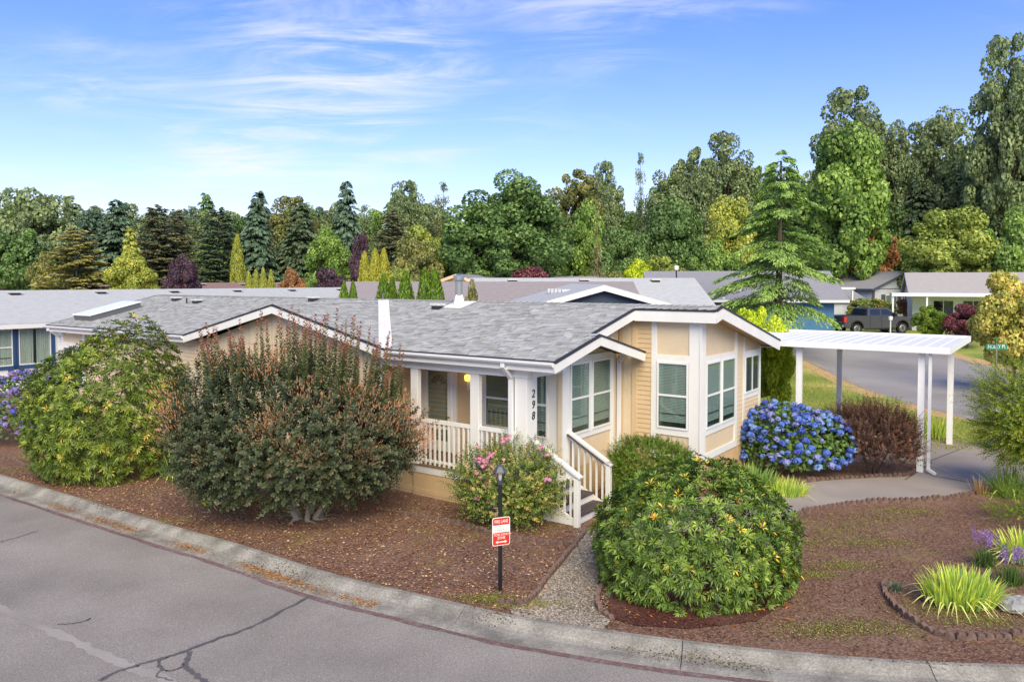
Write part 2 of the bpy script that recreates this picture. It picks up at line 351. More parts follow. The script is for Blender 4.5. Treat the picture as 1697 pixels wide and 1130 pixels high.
# faded red fire-lane band along the gutter, crack sealant on the asphalt
tag(link('red_kerb_line', strip_mesh('red_kerb_line', [p + Vector((0, 0, ROADZ)) for p in offs(kb[8:], .73)], .11, .004, .4, 3), M_red), kind='structure')
def road_ribbon(name, px, wd, m, z=.006, kk=5):
    pts = [p + Vector((rnd.uniform(-.018, .018), rnd.uniform(-.018, .018), 0)) for p in catmull([gp(x, y, ROADZ) for x, y in px], kk*2)]; wl = [wd*random.Random(i*7 + len(px)).uniform(.55, 1.35) for i in range(len(pts))]
    return tag(link(name, strip_mesh(name, pts, wl, z), m), kind='structure')
road_ribbon('crack_seal', [(548, 972), (490, 1000), (420, 1037), (350, 1062), (290, 1085), (225, 1102)], .06, M_seal)
road_ribbon('crack_seal', [(316, 1080), (308, 1100), (325, 1118), (350, 1135)], .075, M_seal, .008)
road_ribbon('crack_seal', [(280, 1088), (262, 1098), (275, 1112), (300, 1106), (306, 1098)], .03, M_seal, .0095)
road_ribbon('crack_seal', [(-10, 1003), (60, 1035), (130, 1066), (200, 1099), (260, 1120), (330, 1150)], .15, M_seal_light, .0045)
road_ribbon('crack_seal', [(230, 1104), (195, 1112), (165, 1128)], .06, M_seal, .008)
road_ribbon('crack_seal', [(262, 1096), (268, 1108), (262, 1120), (285, 1128)], .025, M_seal, .0085)
road_ribbon('crack_seal', [(95, 1035), (120, 1033), (143, 1028), (150, 1024)], .03, M_seal)
road_ribbon('crack_seal', [(0, 898), (30, 890), (62, 880)], .03, M_seal)
# yard: bark mulch from the kerb to the lawn
o = MB()
for i in range(len(kb) - 1):
    a, b = kb[i].copy(), kb[i + 1].copy(); n = 12
    ta = Vector((a.x*1.05 + 6.5, 32 + max(0, -a.x)*.9, 0)); tb = Vector((b.x*1.05 + 6.5, 32 + max(0, -b.x)*.9, 0))
    for k in range(n):
        def f(p, q, t): r = p.lerp(q, t); r.z = -.012 + terr(r.x, r.y); return r
        o.quad(f(a, ta, k/n), f(b, tb, k/n), f(b, tb, (k + 1)/n), f(a, ta, (k + 1)/n))
tag(o.build('garden_bed', M_mulch), kind='structure')
def flat_poly(name, pts, m, z=.006, th=.0, kind='structure'):
    n = MB(); q = [Vector((p[0], p[1], (p[2] if len(p) > 2 else 0) + z)) for p in pts]
    if th > 0: n.prism([p - Vector((0, 0, th)) for p in q], (0, 0, th))
    else: n.add(q, [tuple(range(len(q)))])
    return tag(n.build(name, m), kind=kind)
G = lambda *a: [tuple(gp(x, y)) for x, y in a]
# lawn beyond the walk (right) and behind the house
def lawn_sheet(name, poly_rows, m, z):
    """rows of (left x, right x, y), draped on the terrain"""
    o = MB(); n = 8
    for (a0, b0, y0), (a1, b1, y1) in zip(poly_rows, poly_rows[1:]):
        for k in range(n):
            f = lambda a, b, y, t: Vector((a + (b - a)*t, y, terr(0, y) + z))
            o.quad(f(a0, b0, y0, k/n), f(a0, b0, y0, (k + 1)/n), f(a1, b1, y1, (k + 1)/n), f(a1, b1, y1, k/n))
    return tag(o.build(name, m), kind='structure')
lawn_sheet('lawn', [(12.2, 16.6, 22.3), (12.2, 16.4, 26), (9, 16.3, 30), (8, 16.3, 34), (8, 16.4, 38), (8, 16.9, 43), (8, 16.6, 47), (8, 15.5, 52), (8, 13, 58)], M_lawn, .006)
lawn_sheet('lawn', [(26.2, 60, 30), (26, 60, 38), (26, 60, 44), (26.2, 60, 50), (25.5, 60, 55), (23, 60, 60), (18, 60, 66), (5, 60, 74), (-40, 80, 90), (-80, 110, 140)], M_lawn, .006)
road2 = [(16.9, 26.2, 24), (16.6, 26.4, 27.7), (16.3, 26.3, 31.9), (16.3, 26, 36.4), (17, 26, 43.4), (16.6, 26.2, 47.3), (15.5, 26, 51), (13, 25.4, 55.5), (8, 23, 61), (0, 18, 66)]
lawn_sheet('side_street', [(16.4, 30, 8), (16.8, 27, 18)] + road2, M_asph_far, .012)
tag(link('kerb_edge', strip_mesh('kerb_edge', catmull([(a, y, terr(0, y)) for a, b, y in road2]), .35, .02), M_walk), kind='structure')
tag(link('kerb_edge', strip_mesh('kerb_edge', catmull([(b, y, terr(0, y)) for a, b, y in road2]), .35, .02), M_walk), kind='structure')
# dry straw verge along the side street
M_straw = mat('dry_straw_verge', lin(176, 136, 92), .95, col2=lin(206, 178, 122), scale=6)
tag(link('dry_verge', strip_mesh('dry_verge', catmull([(a - .55, y, terr(0, y)) for a, b, y in road2[1:]]), .8, .0135, .3, 5), M_straw), kind='structure')
tag(link('dry_verge', strip_mesh('dry_verge', catmull([(b + .7, y, terr(0, y)) for a, b, y in road2]), 1.1, .0135, .3, 6), M_straw), kind='structure')
# gravel strip between the two beds, concrete walk and pad
gl = G((972, 880), (940, 915), (900, 965), (880, 990), (860, 1000), (845, 1010)); gr = G((1012, 868), (1010, 920), (1005, 960), (990, 990), (992, 1012), (1012, 1028))
flat_poly('gravel_path', gl + [tuple(kb[i] + Vector((0, -.0, 0))) for i in range(48, 63) if gl[-1][0] < kb[i].x < gr[-1][0]] + gr[::-1], M_gravel, .004)
wt = catmull(G((985, 868), (1080, 835), (1200, 822), (1290, 812), (1350, 800), (1450, 793), (1512, 789), (1530, 768)), 5); wb = catmull(G((1010, 890), (1120, 880), (1220, 875), (1305, 862), (1340, 845), (1420, 832), (1560, 825), (1625, 812)), 5)
o = MB()
for i in range(len(wt) - 1):
    z = Vector((0, 0, .03)); o.add([wt[i] + z, wt[i + 1] + z, wb[i + 1] + z, wb[i] + z, wb[i] - z, wb[i + 1] - z, wt[i] - z, wt[i + 1] - z], [(3, 2, 1, 0), (2, 3, 4, 5), (1, 6, 7, 0) if False else (0, 1, 7, 6)])
walk = tag(o.build('garden_walk', M_walk), kind='structure')
pad = [tuple(wt[-1]), tuple(gp(1440, 765)), tuple(hw(2.6, 9.2)), tuple(hw(-.5, 9.2)), tuple(hw(-.5, 14.4)), tuple(hw(5.9, 14.4)), tuple(gp(1688, 754)), tuple(gp(1760, 762)), tuple(gp(1790, 800)), tuple(wb[-1])]
flat_poly('carport_slab', pad, M_walk, .034, .06)
M_joint = mat('dark_joint', lin(74, 66, 62), .95)
for a, b in (((1530, 770), (1612, 738)), ((1500, 797), (1545, 768)), ((1545, 790), (1622, 804))):
    tag(link('slab_joint', strip_mesh('slab_joint', [gp(*a) + Vector((0, 0, .038)), gp(*b) + Vector((0, 0, .038))], .03), M_joint), kind='structure')
# darker fresh bark under the front rhododendron and beside the steps
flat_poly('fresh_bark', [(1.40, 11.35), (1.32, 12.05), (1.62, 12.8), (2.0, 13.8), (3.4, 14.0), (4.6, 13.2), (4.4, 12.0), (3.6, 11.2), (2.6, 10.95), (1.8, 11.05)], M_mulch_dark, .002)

# scalloped concrete edging: separate blocks along the beds
M_edge = mat('edging_concrete', lin(82, 62, 54), .95, col2=lin(138, 114, 104), scale=9, bump=.6)
eb = MB(); eb.box(-.13, .13, -.035, .035, -.05, .075); eb.tube((-.065, -.036, .07), (-.065, .036, .07), .06, .06, 8).tube((.065, -.036, .07), (.065, .036, .07), .06, .06, 8)
_e = eb.build('edging_block', M_edge); edge_me = _e.data; bpy.data.objects.remove(_e)
def edging(px, label, world=False):
    pts = catmull([Vector(p) if world else gp(*p) for p in px], 8); e = tag(empty('garden_edging', pts[0]), label, 'edging', 'edging runs of the beds')
    d = 0; prev = pts[0]; nxt = .13
    for p in pts[1:]:
        st = (p - prev).length
        while d + st >= nxt:
            q = prev.lerp(p, (nxt - d)/st); t = (p - prev); b = link('edging_block', edge_me, None, e); b.location = q - pts[0] + Vector((0, 0, rnd.uniform(-.065, -.015)))
            b.rotation_euler = (rnd.uniform(-.08, .08), rnd.uniform(-.04, .04), math.atan2(t.y, t.x) + rnd.uniform(-.06, .06)); nxt += .27
        d += st; prev = p
edging([(970, 882), (940, 920), (905, 962), (885, 988), (865, 1000), (835, 1000)], 'brown scalloped edging on the lamp post side of the gravel path')
edging([(1008, 950), (992, 985), (992, 1008), (1015, 1026)], 'short brown scalloped edging between gravel path and large round rhododendron')
edging([(1300, 863), (1340, 847), (1420, 834), (1560, 827), (1622, 815)], 'low brown edging where the concrete walk meets the open mulch yard')
edging([(1290, 808), (1350, 796), (1450, 791), (1510, 785), (1528, 768)], 'low brown edging between concrete walk and the hydrangea bed')
edging([(1468, 966), (1468, 985), (1493, 1015), (1532, 1040), (1575, 1056), (1640, 1057), (1700, 1052), (1760, 1045)], 'curved brown edging around the yellow iris bed')
edging([(660, 850), (760, 868), (830, 890), (950, 905)], 'sunken brown edging behind the lamp post bed, below the rose bush')
edging([(-20, 755), (20, 762), (40, 775)], 'short brown edging by the purple hydrangea near the blue trimmed house')

# ================================================================== THE HOUSE (local axes: x along the front, y to the back)
M_white = mat('white_trim_paint', lin(228, 227, 226), .6, var=.05, scale=1.6, stretch=(1, 1, .35))
M_tan = mat('tan_panel', lin(216, 196, 168), .8, var=.05, scale=2.5, bump=.15, bscale=60)
M_tan_g = mat('tan_siding', lin(208, 180, 144), .75, var=.05, scale=2.0)
M_skirt = mat('tan_skirting', lin(204, 174, 134), .8, var=.07, scale=2.2)
M_black = mat('black_drip_edge', lin(46, 46, 50), .6)
M_dark = mat('unlit_room_black', (.02, .022, .024), .9)  # near-black colour stands in for the unlit rooms behind the panes
M_blind = mat('blind_slat', lin(186, 192, 190), .6)
M_curt = mat('sheer_curtain', lin(226, 222, 214), .9, var=.15, scale=2, stretch=(14, 14, .6))
M_deck = mat('brown_deck_board', lin(128, 98, 74), .8, var=.15, scale=5, stretch=(1, 12, 12))
M_tread = mat('dark_tread_board', lin(78, 68, 68), .8, var=.2, scale=6, stretch=(12, 1, 12))
M_gutter = mat('gutter_white', lin(226, 227, 230), .4)
M_glass = glass_mat('window_glass'); M_sash = mat('window_vinyl', lin(226, 228, 230), .5)
M_galv = mat('galvanised_pipe', lin(178, 180, 182), .28, metal=.9)
M_shingle = ramp_mat('grey_asphalt_shingle', [(0, lin(140, 141, 139)), (.3, lin(164, 165, 163)), (.65, lin(178, 179, 177)), (1, lin(194, 195, 192))], .92, 0, .15)
M_brass = mat('brass', lin(190, 150, 70), .35, metal=.9); M_steel = mat('steel', lin(150, 150, 150), .4, metal=.8)

house = tag(empty('manufactured_house', tuple(R0), HYAW), 'tan manufactured home with white trim, grey shingle roof and railed corner porch', 'house')
RS = .2384; EZ = 3.38; RV = 4.3; RZ = EZ + RS*RV; BV = 8.7
def rz_(v): return EZ + RS*v if v <= RV else RZ - RS*(v - RV)
def shingles(name, parent, org, e1, e2, smax, lo, hi, expo=.125, seed=0, m=None, wmin=.12, wmax=.30):
    """org + e1*x + e2*s ; lo(s), hi(s) bound each course. Every tab is a thin wedge."""
    r = np.random.default_rng(seed); org, e1, e2 = map(np.array, (org, e1, e2)); nn = np.cross(e1, e2); nn = nn/np.linalg.norm(nn)
    if nn[2] < 0: nn = -nn
    vs = []; rn = []; ns = int(smax/expo)
    for j in range(ns + 1):
        s0 = j*expo; s1 = min(s0 + expo, smax)
        if s1 - s0 < .01: continue
        a0, a1, b0, b1 = lo(s0 + 1e-4), lo(s1 - 1e-4), hi(s0 + 1e-4), hi(s1 - 1e-4); x = min(a0, a1); end = max(b0, b1); x -= r.uniform(0, wmax)
        while x < end:
            wd = r.uniform(wmin, wmax); xa0, xb0 = max(x, a0), min(x + wd, b0); xa1, xb1 = max(x, a1), min(x + wd, b1); x += wd
            if xb0 - xa0 < .002 and xb1 - xa1 < .002: continue
            xb0 = max(xb0, xa0); xb1 = max(xb1, xa1)
            h = r.choice([.010, .018]) + r.uniform(0, .004); g = .004
            p = lambda xx, ss, hh: org + e1*xx + e2*ss + nn*hh
            vs += [p(xa0 + g, s0, h), p(xb0, s0, h), p(xb1, s1, .004), p(xa1 + g, s1, .004), p(xa0 + g, s0, 0), p(xb0, s0, 0), p(xb0, s0, h), p(xa0 + g, s0, h)]
            c = r.beta(2, 2); rn += [c, c*.5]
    me = np_mesh(name, np.array(vs), np.arange(len(vs)).reshape(-1, 4), rn)
    return tag(link(name, me, m or M_shingle, parent), kind='stuff')
GU0, GU1, GUC, GZ = -13.0, -4.6, -8.8, 4.36; GS = (GZ - EZ)/(GUC - GU0)*1.0; GV = (GZ - EZ)/RS
ULO = -22.0; U_A, U_B, U_C, VA, VB = .12, -.12, 1.93, 1.82, 3.93
k = math.hypot(1, RS); e2 = np.array([0, 1, RS])/k
def hi_main(s):
    v = s/k; return U_A if v < VA else (U_B if v < VB else U_C)
def lo_right(s):
    v = s/k; return GU1 + (GUC - GU1)*min(v/GV, 1)
def hi_left(s):
    v = s/k; return GU0 + (GUC - GU0)*min(v/GV, 1)
SM = RV*k
roof_deck = MB()
TH = .09
def slab(poly, dz=0.0):
    roof_deck.prism([Vector((u, v, z - TH - .004 + dz)) for u, v, z in poly], (0, 0, TH))
slab([(ULO, 0, EZ), (GU0, 0, EZ), (GUC, GV, GZ), (GUC, RV, RZ), (ULO, RV, RZ)])
slab([(GU1, 0, EZ), (U_A, 0, EZ), (U_A, VA, rz_(VA)), (U_B, VA, rz_(VA)), (U_B, VB, rz_(VB)), (U_C, VB, rz_(VB)), (U_C, RV, RZ), (GUC, RV, RZ), (GUC, GV, GZ)])
slab([(ULO, RV, RZ), (U_C, RV, RZ), (U_C, BV, rz_(BV)), (ULO, BV, rz_(BV))])
slab([(GU1, 0, EZ), (GUC, GV, GZ), (GUC, 0, GZ)]); slab([(GU0, 0, EZ), (GUC, 0, GZ), (GUC, GV, GZ)])
VE = 3.98; ZE = rz_(VA) - RS*1.02*(VE - VA)
slab([(-.65, VA, rz_(VA)), (U_A, VA, rz_(VA)), (U_A, VE, ZE), (-.65, VE, ZE)])
roof = roof_deck.build('roof', M_black, house)
shingles('shingle_courses', roof, (0, 0, EZ), (1, 0, 0), e2, SM, lambda s: ULO, hi_left, seed=1)
shingles('shingle_courses', roof, (0, 0, EZ), (1, 0, 0), e2, SM, lo_right, hi_main, seed=2)
kb2 = math.hypot(1, RS); shingles('shingle_courses', roof, (0, BV, rz_(BV)), (1, 0, 0), np.array([0, -1, RS])/kb2, (BV - RV)*kb2, lambda s: ULO, lambda s: U_C, seed=3, expo=.29)
kg = math.hypot(GU1 - GUC, GZ - EZ); eg = np.array([GUC - GU1, 0, GZ - EZ])/kg
shingles('shingle_courses', roof, (GU1, 0, EZ), (0, 1, 0), eg, kg, lambda s: 0.0, lambda s: GV*s/kg, seed=4)
eg2 = np.array([GUC - GU0, 0, GZ - EZ])/kg
shingles('shingle_courses', roof, (GU0, 0, EZ), (0, 1, 0), eg2, kg, lambda s: 0.0, lambda s: GV*s/kg, seed=5, expo=.29)
ks = math.hypot(VE - VA, rz_(VA) - ZE); es = np.array([0, VA - VE, rz_(VA) - ZE])/ks
shingles('shingle_courses', roof, (0, VE, ZE), (1, 0, 0), es, ks, lambda s: -.65, lambda s: U_A, seed=6)
# ridge caps, valley flashing
rc = MB()
for a, b in (((ULO, RV, RZ + .012), (U_C, RV, RZ + .012)), ((GUC, 0, GZ + .012), (GUC, GV, GZ + .012)), ((-.12, VA, rz_(VA) + .012), (U_A, VA, rz_(VA) + .012))):
    a, b = Vector(a), Vector(b); n = max(1, int((b - a).length/.2)); d = (b - a).normalized(); sdv = d.cross(Vector((0, 0, 1)))
    for i in range(n):
        p, q = a.lerp(b, i/n), a.lerp(b, (i + 1)/n); up = Vector((0, 0, .014)); dn = Vector((0, 0, -.034))
        rc.add([p + up*.3 + Vector((0, 0, 0)), q + up, q + sdv*.14 + dn + up, p + sdv*.14 + dn + up*.3, q - sdv*.14 + dn + up, p - sdv*.14 + dn + up*.3], [(0, 3, 2, 1), (0, 1, 4, 5)])
rcm = rc.build('ridge_cap', M_shingle, roof); tag(rcm, kind='stuff'); a_ = rcm.data.attributes.new('rnd', 'FLOAT', 'FACE'); a_.data.foreach_set('value', rng.uniform(.2, .6, len(rcm.data.polygons)).astype(np.float32))
va, vb = Vector((GU1, 0, EZ + .03)), Vector((GUC, GV, GZ + .03)); dv = (vb - va).normalized(); pv = dv.cross(Vector((0, 0, 1))).normalized()
fl = MB(); fl.add([va + pv*.16 + Vector((0, 0, .02)), va, vb, vb + pv*.16 + Vector((0, 0, .02))], [(0, 1, 2, 3)]).add([va, va - pv*.16 + Vector((0, 0, .02)), vb - pv*.16 + Vector((0, 0, .02)), vb], [(0, 1, 2, 3)])
fl.beam(va + Vector((0, 0, .012)), vb + Vector((0, 0, .012)), .02, .02)
fl.build('valley_flashing', M_white, roof)
# fascia boards on rakes and eaves with a black drip edge above
def fascia(name, p0, p1, h=.20, t=.035, drop=.0, drip=True):
    p0, p1 = Vector(p0), Vector(p1); m = MB(); z = Vector((0, 0, -h/2 - .03 - drop)); m.beam(p0 + z, p1 + z, t, h, up=(0, 0, 1)); f = m.build(name, M_white, house)
    if drip:
        d = MB(); d.beam(p0 + Vector((0, 0, -.012)), p1 + Vector((0, 0, -.012)), t + .03, .045); d.build('drip_edge', M_black, f)
    return f
fascia('rake_board', (GU0 - .03, -.02, EZ), (GUC, -.02, GZ)); fascia('rake_board', (GUC, -.021, GZ), (GU1 + .05, -.021, EZ))
fascia('rake_board', (U_A + .02, -.05, EZ - .01), (U_A + .02, VA, rz_(VA))); fascia('rake_board', (U_A + .021, VA, rz_(VA)), (U_A + .021, VE + .04, ZE - .01))
fascia('rake_board', (U_B + .02, VA - .25, rz_(VA - .25)), (U_B + .02, VB, rz_(VB)), h=.22)
fascia('fascia_board', (U_B + .04, VB - .02, rz_(VB)), (U_C + .03, VB - .02, rz_(VB)), h=.26)
fascia('rake_board', (U_C + .02, VB, rz_(VB)), (U_C + .02, RV, RZ), h=.26); fascia('rake_board', (U_C + .021, RV, RZ), (U_C + .021, BV + .02, rz_(BV)), h=.26)
fascia('rake_board', (ULO - .02, 0, EZ), (ULO - .02, RV, RZ)); fascia('rake_board', (ULO - .021, RV, RZ), (ULO - .021, BV, rz_(BV)))
for a, b in ((ULO, GU0 - .03), (GU1 + .05, U_A)):
    f = fascia('fascia_board', (a, .015, EZ), (b, .015, EZ), h=.2)
    g = MB(); pts = [(.0, -.02), (-.10, -.03), (-.125, -.045), (-.115, -.075), (-.075, -.115), (-.0, -.115)]
    g.prism([Vector((a, y, EZ + z + .0)) for y, z in pts], (b - a, 0, 0)); gg = g.build('gutter', M_gutter, f)
    ln = MB(); ln.box(a + .01, b - .01, -.095, -.012, EZ - .028, EZ - .018); ln.build('gutter_trough', mat('gutter_inside', lin(176, 178, 180), .6), gg)
fascia('fascia_board', (ULO, BV, rz_(BV)), (U_C, BV, rz_(BV)), h=.18)
g = MB(); g.prism([Vector((-.1, VE + y, ZE + z)) for y, z in [(.0, -.02), (.10, -.03), (.12, -.05), (.075, -.11), (.0, -.11)]], (U_A + .12, 0, 0)); g.build('gutter', M_gutter, house)
# soffits
sf = MB(); sf.box(ULO + .05, GU0, .03, .38, EZ - .2, EZ - .185).box(GU1, U_A, .03, .40, EZ - .2, EZ - .185).box(ULO + .05, U_C - .03, 8.42, BV - .01, EZ - .22, EZ - .2); sf.build('soffit', M_white, house)
M_soff = mat('tan_soffit', lin(196, 160, 118), .8)
for a, b in ((VB, RV), (RV, 8.68)):
    s_ = MB(); s_.prism([(1.5, a, rz_(a) - .2), (1.5, b, rz_(b) - .2), (U_C, b, rz_(b) - .2), (U_C, a, rz_(a) - .2)], (0, 0, .012)); s_.build('soffit', M_soff, house)

# walls -------------------------------------------------------------
FW = .36       # front wall plane
def wall_poly(name, pts, ext, m): return MB().prism([Vector(p) for p in pts], ext).build(name, m, house)
SKZ = .72
wall_poly('wall', [(-21.6, FW, SKZ), (-5.0, FW, SKZ), (-5.0, FW, EZ - .1), (-21.6, FW, EZ - .1)], (0, .12, 0), M_tan)
wall_poly('gable_wall', [(GU0 + .6, FW - .012, EZ - .15), (GU1 - .6, FW - .012, EZ - .15), (GUC, FW - .012, GZ - .12)], (0, .1, 0), M_tan)
wall_poly('wall', [(-5.06, FW, SKZ), (-5.06, 1.66, SKZ), (-5.06, 1.66, EZ), (-5.06, FW, EZ)], (.06, 0, 0), M_tan_g)       # porch side
wall_poly('wall', [(-5.0, 1.6, SKZ), (-.65, 1.6, SKZ), (-.65, 1.6, EZ + .05), (-5.0, 1.6, EZ + .05)], (0, .1, 0), M_tan_g)  # porch back
wall_poly('wall', [(-.65, 1.5, SKZ), (-.65, 4.15, SKZ), (-.65, 4.15, rz_(4.0) - .13), (-.65, VB, rz_(VB) - .13), (-.65, 1.5, rz_(1.5) - .13)], (-.1, 0, 0), M_tan)
wall_poly('wall', [(-.65, 4.15, SKZ), (1.5, 4.15, SKZ), (1.5, 4.15, rz_(4.15) - .14), (-.65, 4.15, rz_(4.15) - .14)], (0, .1, 0), M_tan)
wall_poly('wall', [(1.5, 4.15, SKZ), (1.5, 8.42, SKZ), (1.5, 8.42, rz_(8.42) - .14), (1.5, RV, RZ - .14), (1.5, 4.15, rz_(4.15) - .14)], (-.1, 0, 0), M_tan)
wall_poly('wall', [(-21.6, 8.42, 0), (1.5, 8.42, 0), (1.5, 8.42, EZ - .1), (-21.6, 8.42, EZ - .1)], (0, -.1, 0), M_tan)
wall_poly('wall', [(-21.6, FW, 0), (-21.6, 8.42, 0), (-21.6, 8.42, rz_(8.42) - .14), (-21.6, RV, RZ - .14), (-21.6, FW, EZ - .1)], (.1, 0, 0), M_tan)
# skirting (set back a little) with panel joints
def skirt(p0, p1, inset=.03):
    p0, p1 = Vector(p0), Vector(p1); d = (p1 - p0); n = max(1, round(d.length/1.22)); dn = d.normalized(); s = MB()
    for i in range(n):
        a, b = p0.lerp(p1, i/n) + dn*.004, p0.lerp(p1, (i + 1)/n) - dn*.004
        q = MB(); q.beam(a + Vector((0, 0, SKZ/2 - .08)), b + Vector((0, 0, SKZ/2 - .08)), .03, SKZ + .15); q.build('skirting_panel', M_skirt, sk)
    s.beam(p0 + Vector((0, 0, .10)), p1 + Vector((0, 0, .10)), .05, .10); s.build('skirting_rail', M_skirt, sk)
sk = MB().box(-21.5, -.7, .5, .52, 0, .1).build('skirting', M_skirt, house)
for a, b in (((-21.6, FW - .02, 0), (-4.0, FW - .02, 0)), ((-4.0, .30, 0), (-.7, .30, 0)), ((-.66, 1.7, 0), (-.66, 4.16, 0)), ((-.66, 4.17, 0), (1.49, 4.17, 0)), ((1.49, 4.17, 0), (1.49, 8.42, 0))): skirt(a, b)
# lap siding: thin tilted boards
def siding(wall_pts, z0, ztop, nrm, expo=.115, m=None):
    (x0, y0), (x1, y1) = wall_pts; d = Vector((x1 - x0, y1 - y0, 0)); ln = d.length; d.normalize(); n = Vector((nrm[0], nrm[1], 0)); s = MB(); z = z0
    while z < max(ztop(0), ztop(1)) - .01:
        za0, za1 = z, z; zb0 = min(z + expo, ztop(0)); zb1 = min(z + expo, ztop(1))
        if zb0 > za0 + .005 or zb1 > za1 + .005:
            zb0, zb1 = max(zb0, za0 + .001), max(zb1, za1 + .001)
            a, b = Vector((x0, y0, 0)), Vector((x1, y1, 0)); Z = lambda q: Vector((0, 0, q))
            s.add([a + n*.022 + Z(za0), b + n*.022 + Z(za1), b + n*.006 + Z(zb1), a + n*.006 + Z(zb0), a + Z(za0), b + Z(za1)], [(0, 1, 2, 3), (4, 5, 1, 0)])
        z += expo
    return tag(s.build('lap_siding', m or M_tan_g, house), kind='stuff')
siding([(-14.0, FW - .001), (-12.35, FW - .001)], SKZ, lambda t: EZ - .16, (0, -1), m=M_tan)
siding([(-20.0, FW - .001), (-14.0, FW - .001)], SKZ, lambda t: EZ - .75, (0, -1), m=M_tan)
siding([(-5.0, 1.599), (-1.6, 1.599)], SKZ, lambda t: EZ - .1, (0, -1))
siding([(-5.0, .33), (-4.04, .33)], SKZ - .12, lambda t: SKZ + .35, (0, -1), m=M_skirt)
siding([(-.12, 4.149), (.26, 4.149)], SKZ, lambda t: rz_(4.0) - .2, (0, -1))
siding([(1.501, 6.56), (1.501, 7.02)], SKZ, lambda t: rz_(6.56 + .46*t) - .2, (1, 0), m=M_tan)
siding([(1.501, 7.02), (1.501, 8.4)], SKZ, lambda t: 1.85, (1, 0), m=M_tan)
gr_ = MB()
for i in range(1, 14):
    u = GU0 + .62 + i*(GU1 - GU0 - 1.24)/14; zt = EZ + (GZ - EZ)*(1 - abs(u - GUC)/(GUC - GU0)) - .16; gr_.box(u - .006, u + .006, FW - .0135, FW - .0125, 1.0, zt)
gr_.build('panel_groove', mat('groove_shade_tan', lin(176, 146, 110), .9), house)  # thin darker strips on the panel face, groove shade put into the colour
# white trim boards, each its own piece
def trim(x0, x1, y0, y1, z0, z1, name='trim_board', m=None): return MB().box(min(x0, x1), max(x0, x1), min(y0, y1), max(y0, y1), z0, z1).build(name, m or M_white, house, bevel=.004)
T = .03
def tu(x0, x1, z0, z1, y, **k): return trim(x0, x1, y - T, y - .0015, z0, z1, **k)            # on a front-facing wall at y
def tv(y0, y1, z0, z1, x, **k): return trim(x + .0015, x + T, y0, y1, z0, z1, **k)            # on an end-facing wall at x
# corner bay front
ztop = rz_(VB) - .25
tu(.26, .40, SKZ, ztop, 4.15); tu(1.23, 1.53, SKZ, ztop, 4.15); tu(.40, 1.23, ztop - .07, ztop, 4.15); tu(.40, 1.23, 3.06, 3.22, 4.15); tu(.40, 1.23, 1.30, 1.46, 4.15); tu(.40, 1.23, SKZ, SKZ + .1, 4.15)
tu(-.62, -.5, SKZ, ztop - .02, 4.15, m=M_tan_g); tu(-.26, -.12, SKZ, ztop - .02, 4.15, m=M_tan_g)
# end wall
ez = lambda v: rz_(v) - .22
def vert_end(y0, y1, z0): MB().prism([(1.5015, y0, z0), (1.5015, y1, z0), (1.5015, y1, ez(y1)), (1.5015, y0, ez(y0))], (T, 0, 0)).build('trim_board', M_white, house)
MB().prism([(1.502, 4.10, SKZ), (1.502, 4.40, SKZ), (1.502, 4.40, ez(4.3)), (1.502, 4.10, ez(4.15))], (T + .004, 0, 0)).build('trim_board', M_white, house)
vert_end(6.40, 6.55, SKZ); tv(4.40, 6.40, 3.06, 3.20, 1.5); tv(4.40, 6.40, 1.32, 1.47, 1.5); tv(4.40, 6.40, SKZ, SKZ + .17, 1.5)
vert_end(7.02, 7.12, 1.0); vert_end(8.30, 8.43, .1); tv(7.12, 8.30, 3.0, 3.13, 1.5); tv(7.12, 8.30, 1.86, 2.0, 1.5)
# porch-end window wall
MB().prism([(-.6485, 1.50, SKZ), (-.6485, 1.68, SKZ), (-.6485, 1.68, EZ), (-.6485, 1.50, EZ)], (T, 0, 0)).build('trim_board', M_white, house)
tv(1.68, 1.80, SKZ, EZ + .12, -.65); tv(1.80, 3.72, 3.13, 3.28, -.65); tv(1.80, 3.72, 1.36, 1.50, -.65); tv(3.72, 3.87, SKZ, rz_(VA) - .2, -.65)
# left part of the front
for a, b in ((-21.62, -21.45), (-20.0, -19.85), (-12.35, -12.2), (-5.16, -5.0)): tu(a, b, SKZ, EZ - .2, FW)
tu(-21.45, -20.0, EZ - .78, EZ - .62, FW); tu(-19.85, -12.35, EZ - .22, EZ - .19, FW)

